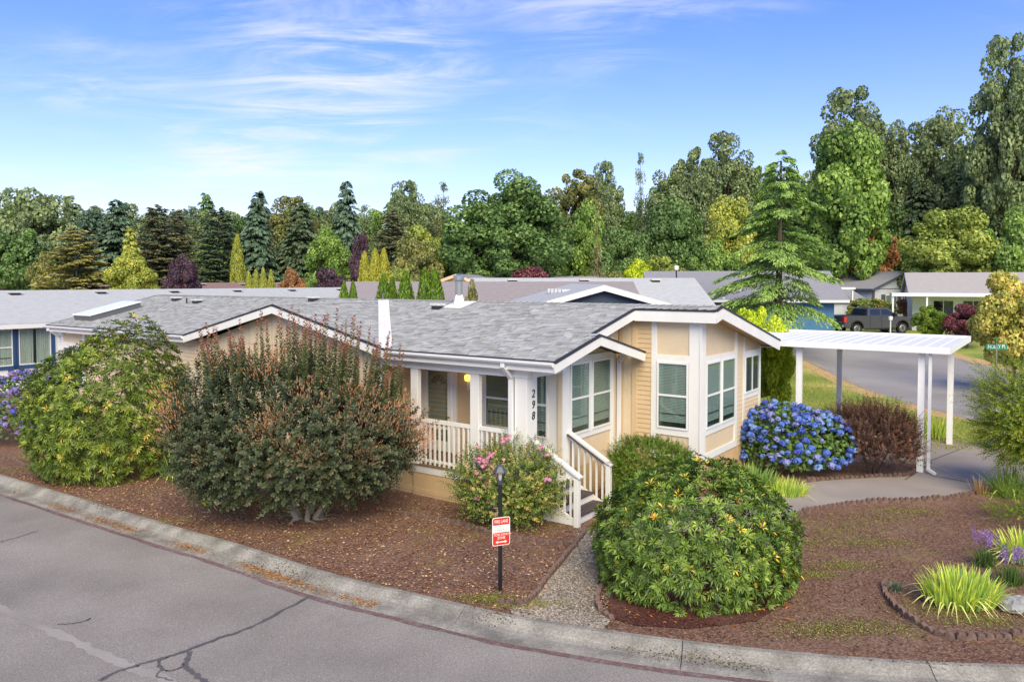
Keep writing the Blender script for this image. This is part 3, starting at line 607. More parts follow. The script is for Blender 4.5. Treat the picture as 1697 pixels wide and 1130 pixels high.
# windows -----------------------------------------------------------
def window(org, ax, nrm, w_, z0, z1, kind='hung', parent=None, blind='slats', name='window', mull=None):
    """ax: direction of width, nrm: outward; frame stands 45 mm proud of the wall"""
    parent = parent or house; ax = Vector(ax); nrm = Vector(nrm); o3 = Vector(org)
    def bx(m, a0, a1, n0, n1, c0, c1):
        vs = [o3 + ax*a + nrm*n + Vector((0, 0, c)) for c in (c0, c1) for n in (n0, n1) for a in (a0, a1)]
        m.add(vs, [(0, 2, 3, 1), (4, 5, 7, 6), (0, 1, 5, 4), (2, 6, 7, 3), (0, 4, 6, 2), (1, 3, 7, 5)])
    fr = MB(); f = .045
    bx(fr, 0, f, .002, .05, z0, z1); bx(fr, w_ - f, w_, .002, .05, z0, z1); bx(fr, f, w_ - f, .002, .05, z1 - f, z1); bx(fr, f, w_ - f, .002, .055, z0, z0 + f)
    win = fr.build(name, M_sash, parent)
    bk = MB(); bx(bk, f*.5, w_ - f*.5, .003, .006, z0 + f*.5, z1 - f*.5); bk.build('unlit_room_sheet', M_dark, win)  # dark sheet on the solid wall, unlit room put into its colour
    zm = z0 + (z1 - z0)*.5
    if kind == 'hung':
        mr = MB(); bx(mr, f, w_ - f, .012, .046, zm - .025, zm + .025); mr.build('meeting_rail', M_sash, win)
        lr = MB(); bx(lr, f, w_ - f, .012, .03, z0 + f + .30, z0 + f + .335); bx(lr, f, f + .02, .012, .03, z0 + f, zm - .025); bx(lr, w_ - f - .02, w_ - f, .012, .03, z0 + f, zm - .025); lr.build('screen_rail', M_steel, win)
        bands = [(z0 + f, zm - .025), (zm + .025, z1 - f)]
        for c0, c1 in bands: p = MB(); bx(p, f, w_ - f, .034, .038, c0, c1); p.build('pane', M_glass, win)
    elif kind == 'slide':
        mr = MB(); bx(mr, w_/2 - .025, w_/2 + .025, .012, .046, z0 + f, z1 - f); mr.build('meeting_rail', M_sash, win)
        for a0, a1 in ((f, w_/2 - .025), (w_/2 + .025, w_ - f)): p = MB(); bx(p, a0, a1, .034, .038, z0 + f, z1 - f); p.build('pane', M_glass, win)
    else:
        p = MB(); bx(p, f, w_ - f, .034, .038, z0 + f, z1 - f); p.build('pane', M_glass, win)
    if blind == 'slats':
        b = MB(); z = z0 + f + (.12 if kind == 'hung' else .03)
        while z < z1 - f:
            vs = [o3 + ax*(f) + nrm*.022 + Vector((0, 0, z)), o3 + ax*(w_ - f) + nrm*.022 + Vector((0, 0, z)), o3 + ax*(w_ - f) + nrm*.008 + Vector((0, 0, z + .026)), o3 + ax*f + nrm*.008 + Vector((0, 0, z + .026))]
            b.add(vs, [(0, 1, 2, 3)]); z += .036
        tag(b.build('blind', M_blind, win), kind='stuff')
    elif blind == 'curtain':
        b = MB(); n = 22
        for side in (0, 1):
            pts = []
            for i in range(n + 1):
                t = i/n; a = f + t*(w_*.42); a = a if side == 0 else w_ - a; pts.append((a, .012 + .007*math.sin(i*1.9)))
            for (a0, n0), (a1, n1) in zip(pts, pts[1:]):
                q = lambda a, nn_, z: o3 + ax*a + nrm*nn_ + Vector((0, 0, z))
                b.quad(q(a0, n0, z0 + f), q(a1, n1, z0 + f), q(a1, n1, z1 - f), q(a0, n0, z1 - f))
        b.build('curtain', M_curt, win)
    return win
window((.42, 4.15, 0), (1, 0, 0), (0, -1, 0), .80, 1.46, 3.06)
window((1.5, 4.44, 0), (0, 1, 0), (1, 0, 0), .93, 1.47, 3.06); window((1.5, 5.46, 0), (0, 1, 0), (1, 0, 0), .93, 1.47, 3.06); tv(5.37, 5.46, 1.47, 3.06, 1.5)
window((1.5, 7.13, 0), (0, 1, 0), (1, 0, 0), 1.16, 2.0, 3.0, 'slide', blind=None)
window((-.65, 1.82, 0), (0, 1, 0), (1, 0, 0), .86, 1.50, 3.13); window((-.65, 2.80, 0), (0, 1, 0), (1, 0, 0), .90, 1.50, 3.13); tv(2.68, 2.80, 1.5, 3.13, -.65)
# porch back wall: bay of white boards with two windows
tu(-2.98, -2.12, 1.38, 1.52, 1.6); tu(-3.02, -2.86, SKZ, EZ - .2, 1.6); tu(-2.12, -1.44, SKZ, EZ - .2, 1.6); tu(-1.06, -.66, SKZ, EZ - .2, 1.6); tu(-2.86, -2.12, 2.92, EZ - .2, 1.6); tu(-1.44, -1.06, SKZ, 1.42, 1.6); tu(-1.44, -1.06, 2.94, EZ - .2, 1.6)
window((-2.86, 1.6, 0), (1, 0, 0), (0, -1, 0), .74, 1.52, 2.92); window((-1.44, 1.6, 0), (1, 0, 0), (0, -1, 0), .38, 1.42, 2.94)
window((-21.45, FW, 0), (1, 0, 0), (0, -1, 0), 1.45, 1.3, 2.6, 'slide', blind=None)
# front door: white storm door over a grey door with a fan light
dr = MB(); y = 1.6; D0, D1 = -4.92, -3.74
dr.box(D0, D0 + .14, y - .05, y - .002, SKZ, 2.98).box(D1 - .14, D1, y - .05, y - .002, SKZ, 2.98).box(D0 + .14, D1 - .14, y - .05, y - .002, 2.82, 2.98)
dr.box(D0 + .14, D0 + .26, y - .075, y - .03, SKZ + .03, 2.82).box(D1 - .26, D1 - .14, y - .075, y - .03, SKZ + .03, 2.82).box(D0 + .26, D1 - .26, y - .075, y - .03, 2.74, 2.82).box(D0 + .26, D1 - .26, y - .075, y - .03, SKZ + .03, 1.0).box(D0 + .26, D1 - .26, y - .075, y - .03, 1.30, 1.36)
door = dr.build('front_door', M_white, house)
MB().box(D0 + .14, D1 - .14, y - .02, y - .006, SKZ + .03, 2.8).build('door_leaf', mat('grey_door', lin(150, 152, 156), .5), door)
fan = MB(); cx_, cz_ = (D0 + D1)/2, 2.42
for i in range(5):
    a0, a1 = math.pi*(i + .08)/5, math.pi*(i + .92)/5
    for q0, q1 in ((.07, .26),): fan.prism([(cx_ + q*math.cos(a), y - .021, cz_ + q*math.sin(a)*.85) for q, a in ((q0, a0), (q1, a0), (q1, (a0 + a1)/2), (q1, a1), (q0, a1))], (0, -.006, 0))
fan.build('fan_light', M_dark, door); MB().box(D0 + .26, D1 - .26, y - .055, y - .05, 1.36, 2.74).build('storm_glass', M_glass, door); MB().box(D0 + .26, D1 - .26, y - .056, y - .05, 1.0, 1.30).build('storm_glass', M_glass, door)
MB().tube((D1 - .30, y - .10, 1.62), (D1 - .18, y - .10, 1.62), .014, .014).tube((D1 - .20, y - .10, 1.62), (D1 - .20, y - .06, 1.62), .02, .02).build('door_handle', M_brass, door)
# porch: deck, posts, header, railing
for i in range(10):
    v0 = .37 + i*.123; MB().box(-4.95, -.66, v0, v0 + .117, .685, .715).build('deck_board', M_deck, house)
MB().box(-4.05, -.72, .27, .365, .53, .70).build('deck_rim', M_white, house); MB().box(-4.06, -.72, .25, .37, .7005, .722).build('deck_nosing', M_deck, house)
for a, b in ((-4.06, -3.84), (-2.27, -2.03), (-1.06, -.74)):
    MB().box(a, b, .27, .40 if a < -1.5 else .66, .52 if a < -4 else .72, EZ - .42).build('porch_post', M_white, house, bevel=.006)
MB().box(-5.0, -.70, .24, .42, EZ - .42, EZ - .2).build('porch_header', M_white, house)
MB().box(-.80, -.64, .42, 1.6, EZ - .42, EZ - .2).build('porch_header', M_white, house)
MB().box(-5.0, -.66, .42, 1.6, EZ - .215, EZ - .2).build('porch_ceiling', M_white, house)
for a, b in ((-3.84, -2.27), (-2.03, -1.06)):
    rail = MB().box(a, b, .28, .37, 1.72, 1.80).build('railing', M_white, house); MB().box(a, b, .305, .345, .80, .86).build('bottom_rail', M_white, rail)
    n = int((b - a)/.135)
    for i in range(n):
        x = a + (i + .5)*(b - a)/n; MB().box(x - .02, x + .02, .29, .33, .74, 1.72).build('baluster', M_white, rail)
# downspouts
def downspout(x, y, top, bot, nrm):
    n = Vector(nrm); p = Vector((x, y, 0)); m = MB(); a = p - n*.0 + Vector((0, 0, top)) ; g = Vector((x, -.06, EZ - .11)) if nrm[1] else p + n*.3 + Vector((0, 0, top + .12))
    w0 = p + n*.045 + Vector((0, 0, top - .25)); m.beam(g, g - Vector((0, 0, .08)), .09, .075, up=(0, 1, 0)); m.beam(g - Vector((0, 0, .06)), w0, .09, .075, up=(0, 1, 0)); m.beam(w0 + Vector((0, 0, .03)), Vector((w0.x, w0.y, bot)), .09, .075, up=(0, 1, 0)); m.build('downspout', M_gutter, house)
downspout(-1.12, .27, EZ - .2, .75, (0, -1, 0)); downspout(-21.68, FW, EZ - .2, .3, (0, -1, 0)); downspout(-.62, 4.06, ZE - .05, .3, (1, 0, 0))
# porch lamp, switch box and house number
sl = MB(); sl.lathe([(.0, .12), (.055, .10), (.075, .06), (.07, .05), (.055, -.04), (.02, -.05)], 8, (-3.32, 1.47, 2.62)); lamp = MB().box(-3.36, -3.28, 1.55, 1.598, 2.38, 2.62).tube((-3.32, 1.5, 2.34), (-3.32, 1.5, 2.55), .014, .02).build('wall_lamp', M_white, house)
sl.build('lamp_glass', emit_mat('lit_amber_glass', (1.0, .62, .12), 1.6), lamp)
MB().box(-3.2, -3.1, 1.57, 1.598, 1.85, 1.97).build('switch_box', M_steel, house)
M_num = mat('black_numeral', lin(24, 24, 28), .5)
for i, c in enumerate('298'):
    me = text_mesh(c, .24, .008, .15); o = link('house_numeral', me, M_num, house); o.rotation_euler = (math.pi/2, 0, math.pi/2); o.location = (-.735, .50, 2.60 - i*.235)
# stairs: three dark treads between white stringers, sloped handrails
st = MB().box(-.66, -.60, .40, 1.77, 0, .68).build('stairs', M_white, house)
for i, (a, b, z) in enumerate(((-.64, -.31, .545), (-.31, .03, .365), (.03, .37, .185))):
    for q in range(2):
        x0 = a + q*(b - a)/2; MB().box(x0 + .004, x0 + (b - a)/2 + (.03 if q else -.004), .46, 1.71, z - .035, z).build('tread', M_tread, st)
    MB().box(b - .03, b - .005, .46, 1.71, z - .19, z - .035).build('riser', M_white, st)
for v in (.42, 1.75):
    MB().prism([(-.62, v - .02, 0), (.36, v - .02, 0), (.36, v - .02, .12), (-.62, v - .02, .60)], (0, .04, 0)).build('stringer', M_white, st)
    MB().box(.345, .455, v - .055, v + .055, -.02, .98).build('newel_post', M_white, st, bevel=.006)
    hr = MB().beam((-.66, v, 1.63), (.50, v, 1.0), .14, .045).build('handrail', M_white, st)
    MB().beam((-.64, v, 1.52), (.36, v, .98), .04, .07).build('under_rail', M_white, hr)
    for i in range(6):
        u = -.50 + i*.15; zt = 1.52 - (u + .64)*.54; MB().box(u - .019, u + .019, v - .019, v + .019, .58 - (u + .62)*.49, zt).build('baluster', M_white, hr)
MB().tube((-.60, 1.66, 1.56), (.33, 1.66, 1.05), .022, .022, 10).build('grab_rail', mat('dark_grab_rail', lin(70, 58, 58), .4), st)
# roof fittings
def roof_vent(u, v, w_=.36, d=.32, label=None):
    z = rz_(v); m = MB(); m.box(u - w_*.36, u + w_*.36, v - d*.36, v + d*.36, z, z + .09); b = m.build('roof_vent', M_black, roof); c = MB(); c.box(u - w_/2, u + w_/2, v - d/2, v + d/2, z + .085, z + .15); c.build('vent_cap', mat('vent_cap_grey', lin(196, 198, 200), .5), b, bevel=.02)
for u, v in ((-19.4, 3.55), (-17.6, 3.3), (-11.9, 3.95), (-6.0, 3.45)): roof_vent(u, v)
sky_ = MB(); M45 = Matrix.Translation((-20.6, 1.55, rz_(1.55) + .1)) @ Matrix.Rotation(math.atan(RS), 4, 'X')
sky_.box(-.62, .62, -.95, .95, -.12, .10, M45); so = sky_.build('skylight', mat('skylight_frame', lin(96, 98, 102), .5), roof)
dome = MB(); dome.box(-.66, .66, -.99, .99, .10, .15, M45); dome.build('skylight_dome', mat('white_acrylic', lin(238, 240, 242), .25), so, bevel=.02)
fx, fv = -5.55, 3.85; fz = rz_(fv); fb = MB(); fb.prism([(fx - .36, fv - .36, rz_(fv - .36) + .022), (fx + .36, fv - .36, rz_(fv - .36) + .022), (fx + .36, fv + .36, rz_(fv + .36) + .022), (fx - .36, fv + .36, rz_(fv + .36) + .022)], (0, 0, .006))
fb.lathe([(.22, -.05), (.21, .05), (.13, .30)], 4, (fx, fv, fz)); fl_ = fb.build('flue_base', M_white, roof)
MB().lathe([(.105, .28), (.105, .66), (.12, .66), (.12, .69), (.11, .70), (.165, .715), (.165, .74), (.15, .75), (.15, .80), (.165, .80), (.165, .84), (.05, .87)], 16, (fx, fv, fz)).build('flue_pipe', M_galv, fl_, smooth_=False)
MB().tube((-18.1, 3.2, rz_(3.2)), (-18.1, 3.2, rz_(3.2) + .2), .03, .03).build('vent_pipe', M_black, roof)

# ================================================================== CARPORT, LAMP POST, STREET FURNITURE
M_metal_w = mat('white_carport_metal', lin(238, 239, 242), .4, var=.02, scale=2)
cp = tag(empty('carport', tuple(hw(6.0, 9.1)), HYAW), 'long white metal carport with flat ribbed roof and slim posts behind the tan house', 'carport')
CZ = 3.24; cl, cwid = 7.0, 5.1
for i in range(22):
    x0 = -cl + i*cl/22; m = MB(); m.box(x0 + .006, x0 + cl/22 - .006, .05, cwid - .05, CZ, CZ + .03); m.box(x0 + .006, x0 + .05, .05, cwid - .05, CZ + .03, CZ + .042); m.build('roof_panel', M_metal_w, cp)
for a in ((-cl, 0, 0, .06), (-cl, 0, cwid - .06, cwid)): MB().box(a[0], a[1], a[2], a[3], CZ - .09, CZ + .08).build('roof_beam', M_metal_w, cp)
for a in ((0, .06), (-cl - .06, -cl)): MB().box(a[0], a[1], 0, cwid, CZ - .092, CZ + .082).build('roof_beam', M_metal_w, cp)
for x, y in ((-.62, .30), (-.42, 4.62), (-3.7, .30), (-3.6, 4.62), (-6.5, 4.62)):
    p = MB(); p.box(x - .07, x + .01, y - .05, y + .05, -.0, CZ - .1); p.box(x + .012, x + .085, y - .042, y + .05, 0, CZ - .1); p.build('carport_post', M_metal_w, cp)
m = MB(); m.beam((-.40, .18, CZ - .1), (-.40, .18, .12), .075, .06, up=(0, 1, 0)); m.beam((-.40, .18, .14), (-.23, .1, .06), .075, .06); m.build('downspout', M_gutter, cp)

# lamp post with fire lane sign
M_blk = mat('black_painted_steel', lin(26, 28, 34), .35); M_sred = mat('sign_red', lin(206, 48, 34), .5, var=.05, scale=4); M_swht = mat('sign_white', lin(240, 236, 232), .5); M_sgry = mat('sign_grey_print', lin(168, 160, 158), .6)
lp = tag(empty('lamp_post', tuple(gp(829, 978))), 'black yard lamp post carrying a red and white fire lane sign', 'lamp post')
MB().box(-.032, .032, -.032, .032, -.02, 1.72).build('post', M_blk, lp, bevel=.006)
lan = MB().lathe([(.02, 1.72), (.04, 1.73), (.05, 1.77), (.055, 1.79), (.062, 1.80), (.0, 1.80)], 8).build('lantern', mat('lantern_grey', lin(70, 78, 88), .4), lp)
MB().lathe([(.058, 1.80), (.085, 1.93), (.085, 1.935), (.0, 1.935)], 6).build('lantern_glass', glass_mat('lantern_glass', (.95, .95, .93), 1.6), lan)
MB().lathe([(.02, 1.80), (.03, 1.84), (.026, 1.90), (.0, 1.91)], 8).build('bulb', M_swht, lan)
MB().lathe([(.118, 1.932), (.112, 1.95), (.06, 2.02), (.03, 2.045), (.012, 2.05), (.012, 2.075), (.018, 2.085), (.0, 2.095)], 6).build('lantern_roof', mat('lantern_grey', (0, 0, 0)), lan)
for i in range(6):
    a = i*math.pi/3; MB().tube((.058*math.cos(a), .058*math.sin(a), 1.80), (.087*math.cos(a), .087*math.sin(a), 1.935), .005, .005, 5).build('lantern_bar', M_blk, lan)
sgn = empty('sign', (0, 0, 0), math.radians(-28), lp)
def rrect(w_, h, r, y, th, n=5):
    pts = []
    for cx, cz, a0 in ((w_/2 - r, h/2 - r, 0), (-w_/2 + r, h/2 - r, 90), (-w_/2 + r, -h/2 + r, 180), (w_/2 - r, -h/2 + r, 270)):
        for i in range(n + 1): a = math.radians(a0 + 90*i/n); pts.append((cx + r*math.cos(a), y, cz + r*math.sin(a)))
    return MB().prism(pts, (0, th, 0))
o = rrect(.305, .457, .035, -.045, .006); pl = o.build('sign_plate', M_swht, lp); pl.location = (0, 0, .98); pl.rotation_euler = (0, 0, math.radians(22))
bpy.data.objects.remove(sgn)
def on_sign(name, mb_or_me, m, y=-.0475):
    ob = mb_or_me.build(name, m, pl) if isinstance(mb_or_me, MB) else link(name, mb_or_me, m, pl); return ob
def rr2(x0, x1, z0, z1, rt, rb, y):
    pts = []
    for cx, cz, a0, r in ((x1 - rt, z1 - rt, 0, rt), (x0 + rt, z1 - rt, 90, rt), (x0 + rb, z0 + rb, 180, rb), (x1 - rb, z0 + rb, 270, rb)):
        for i in range(5): a = math.radians(a0 + 90*i/4); pts.append((cx + r*math.cos(a), y, cz + r*math.sin(a)))
    return MB().prism(pts, (0, .001, 0))
on_sign('sign_field', rr2(-.142, .142, .105, .218, .026, .001, -.0465), M_sred); on_sign('sign_field', rr2(-.142, .142, -.218, -.015, .001, .026, -.0465), M_sred)
def sign_text(body, size, z, m, sx=1.0):
    me = text_mesh(body, size, .0006); ob = link('lettering', me, m, pl); ob.rotation_euler = (math.pi/2, 0, 0); ob.location = (0, -.0485, z); ob.scale = (sx, 1, 1)
sign_text('FIRE LANE', .078, .160, M_swht, .66); sign_text('NO', .055, .075, M_sgry); sign_text('PARKING', .055, .022, M_sgry, .95); sign_text('TOW AWAY', .062, -.052, M_swht, .74); sign_text('ZONE', .062, -.105, M_swht, .8)
ar = MB(); y = -.0485; ar.prism([(-.1, y, -.17), (-.06, y, -.145), (-.06, y, -.162), (.06, y, -.162), (.06, y, -.145), (.1, y, -.17), (.06, y, -.195), (.06, y, -.178), (-.06, y, -.178), (-.06, y, -.195)], (0, .001, 0)); ar.build('arrow', M_swht, pl)

# green street sign on a pole
ss = tag(empty('street_sign', (17.6, 28.0, 0.0)), 'green street name sign on a galvanised pole by the side street', 'sign'); SG = mat('sign_green', lin(20, 130, 96), .4)
MB().tube((0, 0, 0), (0, 0, 2.72), .035, .035, 8).build('pole', M_galv, ss)
b = MB().box(-.40, .42, -.01, .01, 2.50, 2.71).build('name_blade', SG, ss); b.rotation_euler = (0, 0, .12)
lw = text_mesh('HOLLY PL', .19, .002); t_ = link('lettering', lw, M_swht, b); t_.rotation_euler = (math.pi/2, 0, 0); t_.location = (.01, -.013, 2.60); t_.scale = (.86, 1, 1)
b2 = MB().box(-.36, .36, -.01, .01, 2.73, 2.94).build('name_blade', SG, ss); b2.rotation_euler = (0, 0, 1.0)
# utility cabinets
for (x, y, h_, wv, nm) in ((14.35, 22.5, 1.15, .55, 'tall grey-green utility cabinet beside the carport slab'), (15.1, 22.6, .95, .6, 'pale utility cabinet behind the taller one at the slab edge')):
    u_ = tag(empty('utility_cabinet', (x, y, 0), .15), nm, 'cabinet', 'utility cabinets')
    MB().box(-wv/2, wv/2, -.2, .2, 0, h_).build('cabinet_body', mat('cabinet_grey', lin(186, 190, 184), .6, var=.05), u_, bevel=.02); MB().box(-wv/2 - .03, wv/2 + .03, -.23, .23, h_ + .001, h_ + .05).build('cabinet_lid', mat('cabinet_grey', (0, 0, 0)), u_, bevel=.01)
    MB().box(-wv/2 + .05, wv/2 - .05, -.215, -.202, .1, h_ - .1).build('cabinet_door', mat('cabinet_grey', (0, 0, 0)), u_)
# far lamp posts
def far_lamp(px, py_top, Y, colr, label, h=None):
    p = at(px, py_top, Y); z0 = terr(p.x, p.y); e = tag(empty('lamp_post', (p.x, p.y, z0)), label, 'lamp post'); H_ = p.z - z0
    MB().tube((0, 0, 0), (0, 0, H_ - .3), .05, .04, 8).build('post', colr, e); MB().lathe([(.05, H_ - .3), (.12, H_ - .26), (.15, H_ - .05), (.05, H_)], 8).build('lantern', M_swht, e)
far_lamp(1121, 440, 46, M_blk, 'slender black street lamp in front of the teal house')
far_lamp(1476, 524, 54, M_white, 'short white yard post with round lantern in front of the pickup')

# ================================================================== NEIGHBOURING HOUSES
def roof_mat(name, c):
    return mat(name, tuple(np.array(c[:3])*.88) + (1,), .95, col2=tuple(np.minimum(np.array(c[:3])*1.14, 1)) + (1,), scale=9, detail=4, stretch=(.35, 1.6, 1.6))
R_grey = roof_mat('grey_roof', lin(176, 179, 180)); R_brown = roof_mat('brown_roof', lin(146, 138, 138)); R_dark = roof_mat('dark_grey_roof', lin(140, 140, 146)); R_red = roof_mat('brown_red_roof', lin(138, 112, 108)); R_pale = roof_mat('pale_roof', lin(168, 162, 160))
def gable_house(name, label, loc, rz, Lx, Wy, eave, ridge, wallm, roofm, trimm, over=.4, vents=0, z0=None, cat='house', group=None):
    """long axis local x, centred; returns the root"""
    e = tag(empty(name, (loc[0], loc[1], terr(*loc[:2]) if z0 is None else z0), rz), label, cat, group)
    w = MB(); w.prism([(-Lx/2, -Wy/2, 0), (-Lx/2, Wy/2, 0), (-Lx/2, Wy/2, eave), (-Lx/2, 0, ridge - .1), (-Lx/2, -Wy/2, eave)], (Lx, 0, 0)); w.build('wall', wallm, e)
    s = (ridge - eave)/(Wy/2); ev = Wy/2 + over; ze = eave - s*over + .02
    rf = MB()
    for sgn_ in (-1, 1): rf.prism([(-Lx/2 - over, sgn_*ev, ze), (Lx/2 + over, sgn_*ev, ze), (Lx/2 + over, 0, ridge + .02), (-Lx/2 - over, 0, ridge + .02)], (0, 0, .08))
    r = rf.build('roof', roofm, e)
    for x in (-Lx/2 - over - .02, Lx/2 + over - .02):
        for sgn_ in (-1, 1):
            MB().prism([(x, sgn_*ev, ze - .16), (x, 0, ridge - .14), (x, 0, ridge + .07), (x, sgn_*ev, ze + .05)], (.04, 0, 0)).build('rake_board', trimm, e)
    for sgn_ in (-1, 1): MB().box(-Lx/2 - over, Lx/2 + over, sgn_*ev - .03, sgn_*ev + .03, ze - .15, ze + .03).build('fascia_board', trimm, e)
    for i in range(vents):
        x = -Lx/2 + (i + .5)*Lx/vents
        for sgn_ in (-1,):
            v = MB(); v.box(x - .2, x + .2, sgn_*.55 - .14, sgn_*.55 + .14, ridge - .55*s + .05, ridge - .55*s + .17); b = v.build('roof_vent', M_black, r)
            MB().box(x - .27, x + .27, sgn_*.55 - .2, sgn_*.55 + .2, ridge - .55*s + .17, ridge - .55*s + .23).build('vent_cap', mat('vent_cap_grey', (0, 0, 0)), b)
    return e
M_hwhite = mat('white_siding', lin(226, 226, 226), .7, var=.03); M_blue = mat('navy_trim', lin(44, 78, 118), .5); M_navy = mat('navy_siding', lin(60, 72, 92), .7, var=.05); M_teal = mat('teal_siding', lin(60, 112, 150), .7); M_grey = mat('pale_grey_siding', lin(186, 192, 202), .7, var=.04); M_shut = mat('dark_shutter', lin(74, 78, 88), .6)
M_plain_tan = mat('far_tan_siding', lin(190, 160, 134), .8)
# white house with navy trim, long axis parallel to our end wall
def P(u, v): q = hw(u, v); return (q.x, q.y)
rzV = math.atan2(V[1], V[0])
bh = gable_house('house', 'white house with navy window trim and a very long grey shingle roof', P(-33.6, 9.5), rzV, 33.0, 7.6, 3.15, 4.42, M_hwhite, R_grey, M_hwhite, over=.45, vents=8, z0=0.0)
for z, h_ in ((2.98, .16),): MB().box(-16, 16, -3.86, -3.83, z, z + h_).build('frieze_board', M_blue, bh)
for x0, wd in ((-8.75, 1.15), (-7.35, 1.35)):
    wn = window((x0, -3.80, 0), (1, 0, 0), (0, -1, 0), wd, 1.2, 2.85, 'hung' if wd < 1.2 else 'fixed', parent=bh, blind='curtain')
    for a, b_, c, d in ((x0 - .18, x0 - .005, 1.2, 2.98), (x0 + wd + .005, x0 + wd + .18, 1.2, 2.98), (x0 - .22, x0 + wd + .22, 1.04, 1.195)): MB().box(a, b_, -3.85, -3.801, c, d).build('window_trim', M_blue, wn)
    for q in (x0 + .1, x0 + wd - .1): MB().box(q - .09, q + .09, -3.86, -3.801, .86, 1.04).build('sill_bracket', M_blue, wn)
# row of houses behind, seen as roofs over the ridge
gable_house('house', 'brown grey roofed house right behind the chimney pipe', (-1.2, 42.5), .02, 15, 8.0, 3.3, 4.7, M_plain_tan, R_brown, M_white, vents=0, z0=.15)
nv = gable_house('house', 'grey roofed house with navy boarded gable and white rake boards', (3.35, 35.2), 0.05 + math.pi/2, 9.5, 9.2, 3.35, 4.62, M_navy, R_grey, M_hwhite, over=.35, z0=.12)
gable_house('house', 'grey roofed wing joining the navy gabled house', (4.0, 43.5), 0.05, 12.0, 8.0, 3.4, 4.85, M_navy, R_grey, M_hwhite, over=.35, vents=3, z0=.2)
for i in range(5):
    vv = MB(); x = -1.4 + i*.62; vv.box(x - .18, x + .18, .9 + i*.1, 1.25 + i*.1, 4.30, 4.50); vv.build('roof_vent', mat('vent_cap_grey', (0, 0, 0)), nv)
th_ = gable_house('house', 'teal blue house with white posts under a low dark grey roof', (17.5, 60.5), -.12, 12.5, 8.4, 3.0, 4.75, M_teal, R_dark, M_hwhite, over=.8)
for i in range(5): MB().box(-6.2 + i*1.5, -6.0 + i*1.5, -4.95, -4.75, 0, 2.9).build('porch_post', M_white, th_)
for i in range(3): window((-5.0 + i*3.6, -4.2, 0), (1, 0, 0), (0, -1, 0), 1.3, 1.1, 2.4, 'slide', parent=th_, blind=None)
gable_house('house', 'far house with brown red roof behind the golden conifer', P(-52, 33), rzV, 20, 8, 3.2, 4.62, M_plain_tan, R_red, M_white, vents=5, z0=.1)
gable_house('house', 'far pale roofed house beyond the arborvitae row', P(-22, 49), rzV, 14, 8, 3.2, 4.6, M_plain_tan, R_pale, M_white, vents=4, z0=.2)
gable_house('house', 'far house with peach gable and dark roof behind the big oak', (-3.2, 66), 1.45, 16, 8, 3.1, 4.5, mat('peach_siding', lin(222, 184, 150), .8), R_dark, mat('peach_siding', (0, 0, 0)))
gable_house('house', 'far low house with brown roof beside the maroon shrub', (4, 70), .1, 18, 8, 3.0, 4.4, M_plain_tan, R_brown, M_white)
gable_house('house', 'far house with weathered brown roof left of the purple shrubs', P(-70, 20), rzV, 20, 8, 3.2, 4.6, M_plain_tan, R_red, M_white, z0=.0)
# white flat awning between roofs
aw = tag(empty('awning', tuple(P(-26.5, 26.0)) + (0,), rzV), 'white metal awning roof beside the long grey roof', 'awning')
MB().prism([(-6, -2.2, 3.75), (6, -2.2, 3.75), (6, 1.6, 4.3), (-6, 1.6, 4.3)], (0, 0, .08)).build('awning_roof', M_metal_w, aw)
for x in (-5.6, 0, 5.6): MB().box(x - .05, x + .05, -2.05, -1.95, 0, 3.74).build('awning_post', M_metal_w, aw)
# pale grey house with dark shutters across the side street, and its garage
gx = at(1500, 453, 76); gh = gable_house('house', 'pale grey house with dark shutters and dark rake boards behind the pickup', (gx.x - 3.2, 82.5), math.radians(-62), 14, 9.6, 3.35, 4.95, M_grey, R_dark, M_shut, over=.35)
def on_gable(y, wd, z0, z1, nm='slide'):
    wn = window((7.0, y, 0), (0, 1, 0), (1, 0, 0), wd, z0, z1, nm, parent=gh, blind='slats')
    for a in (y - .62, y + wd + .04): MB().box(7.002, 7.05, a, a + .58, z0 - .05, z1 + .05).build('shutter', M_shut, wn)
on_gable(-2.8, 1.7, 1.5, 2.7); on_gable(1.2, 2.2, 1.7, 2.6)
MB().box(7.002, 7.03, -.1, .12, 0, 4.8).build('trim_board', M_shut, gh); MB().box(7.002, 7.04, -4.8, -4.4, 0, 3.2).build('trim_board', M_shut, gh); MB().box(7.002, 7.02, -4.4, 4.8, 3.28, 3.34).build('trim_board', M_shut, gh)
g2 = at(1402, 500, 70); gable_house('garage', 'pale grey garage with low dark roof left of the pickup', (g2.x - 1.2, 73.5), math.radians(10), 6.4, 5, 2.3, 3.2, M_grey, R_dark, M_shut, over=.25, cat='garage')
aw2 = tag(empty('awning', (at(1355, 480, 70).x, 72, .9), .1), 'white carport roof behind the deodar limbs', 'awning')
MB().box(-3.4, 3.4, -2, 2, 3.3, 3.48).build('awning_roof', M_metal_w, aw2)
for x in (-3.2, 3.2): MB().box(x - .06, x + .06, -1.9, -1.78, 0, 3.3).build('awning_post', M_metal_w, aw2)
# white house at the right with awning
wx = at(1640, 480, 58); wh = gable_house('house', 'white house with pale shingle roof and long white awning behind the burgundy shrub', (42.6, 64.5), math.radians(-23), 17, 9, 3.0, 4.7, M_hwhite, R_pale, M_hwhite, over=.3)
for x in (-7.0, -4.9): window((x, -4.5, 0), (1, 0, 0), (0, -1, 0), 1.5, 1.2, 2.5, 'slide', parent=wh, blind=None)
MB().box(-10.2, 7, -7.6, -4.5, 2.86, 3.1).build('awning_roof', M_metal_w, wh)
for x in (-10.1, -7.7, -2, 4): MB().box(x - .06, x + .06, -7.5, -7.38, 0, 2.86).build('awning_post', M_metal_w, wh)

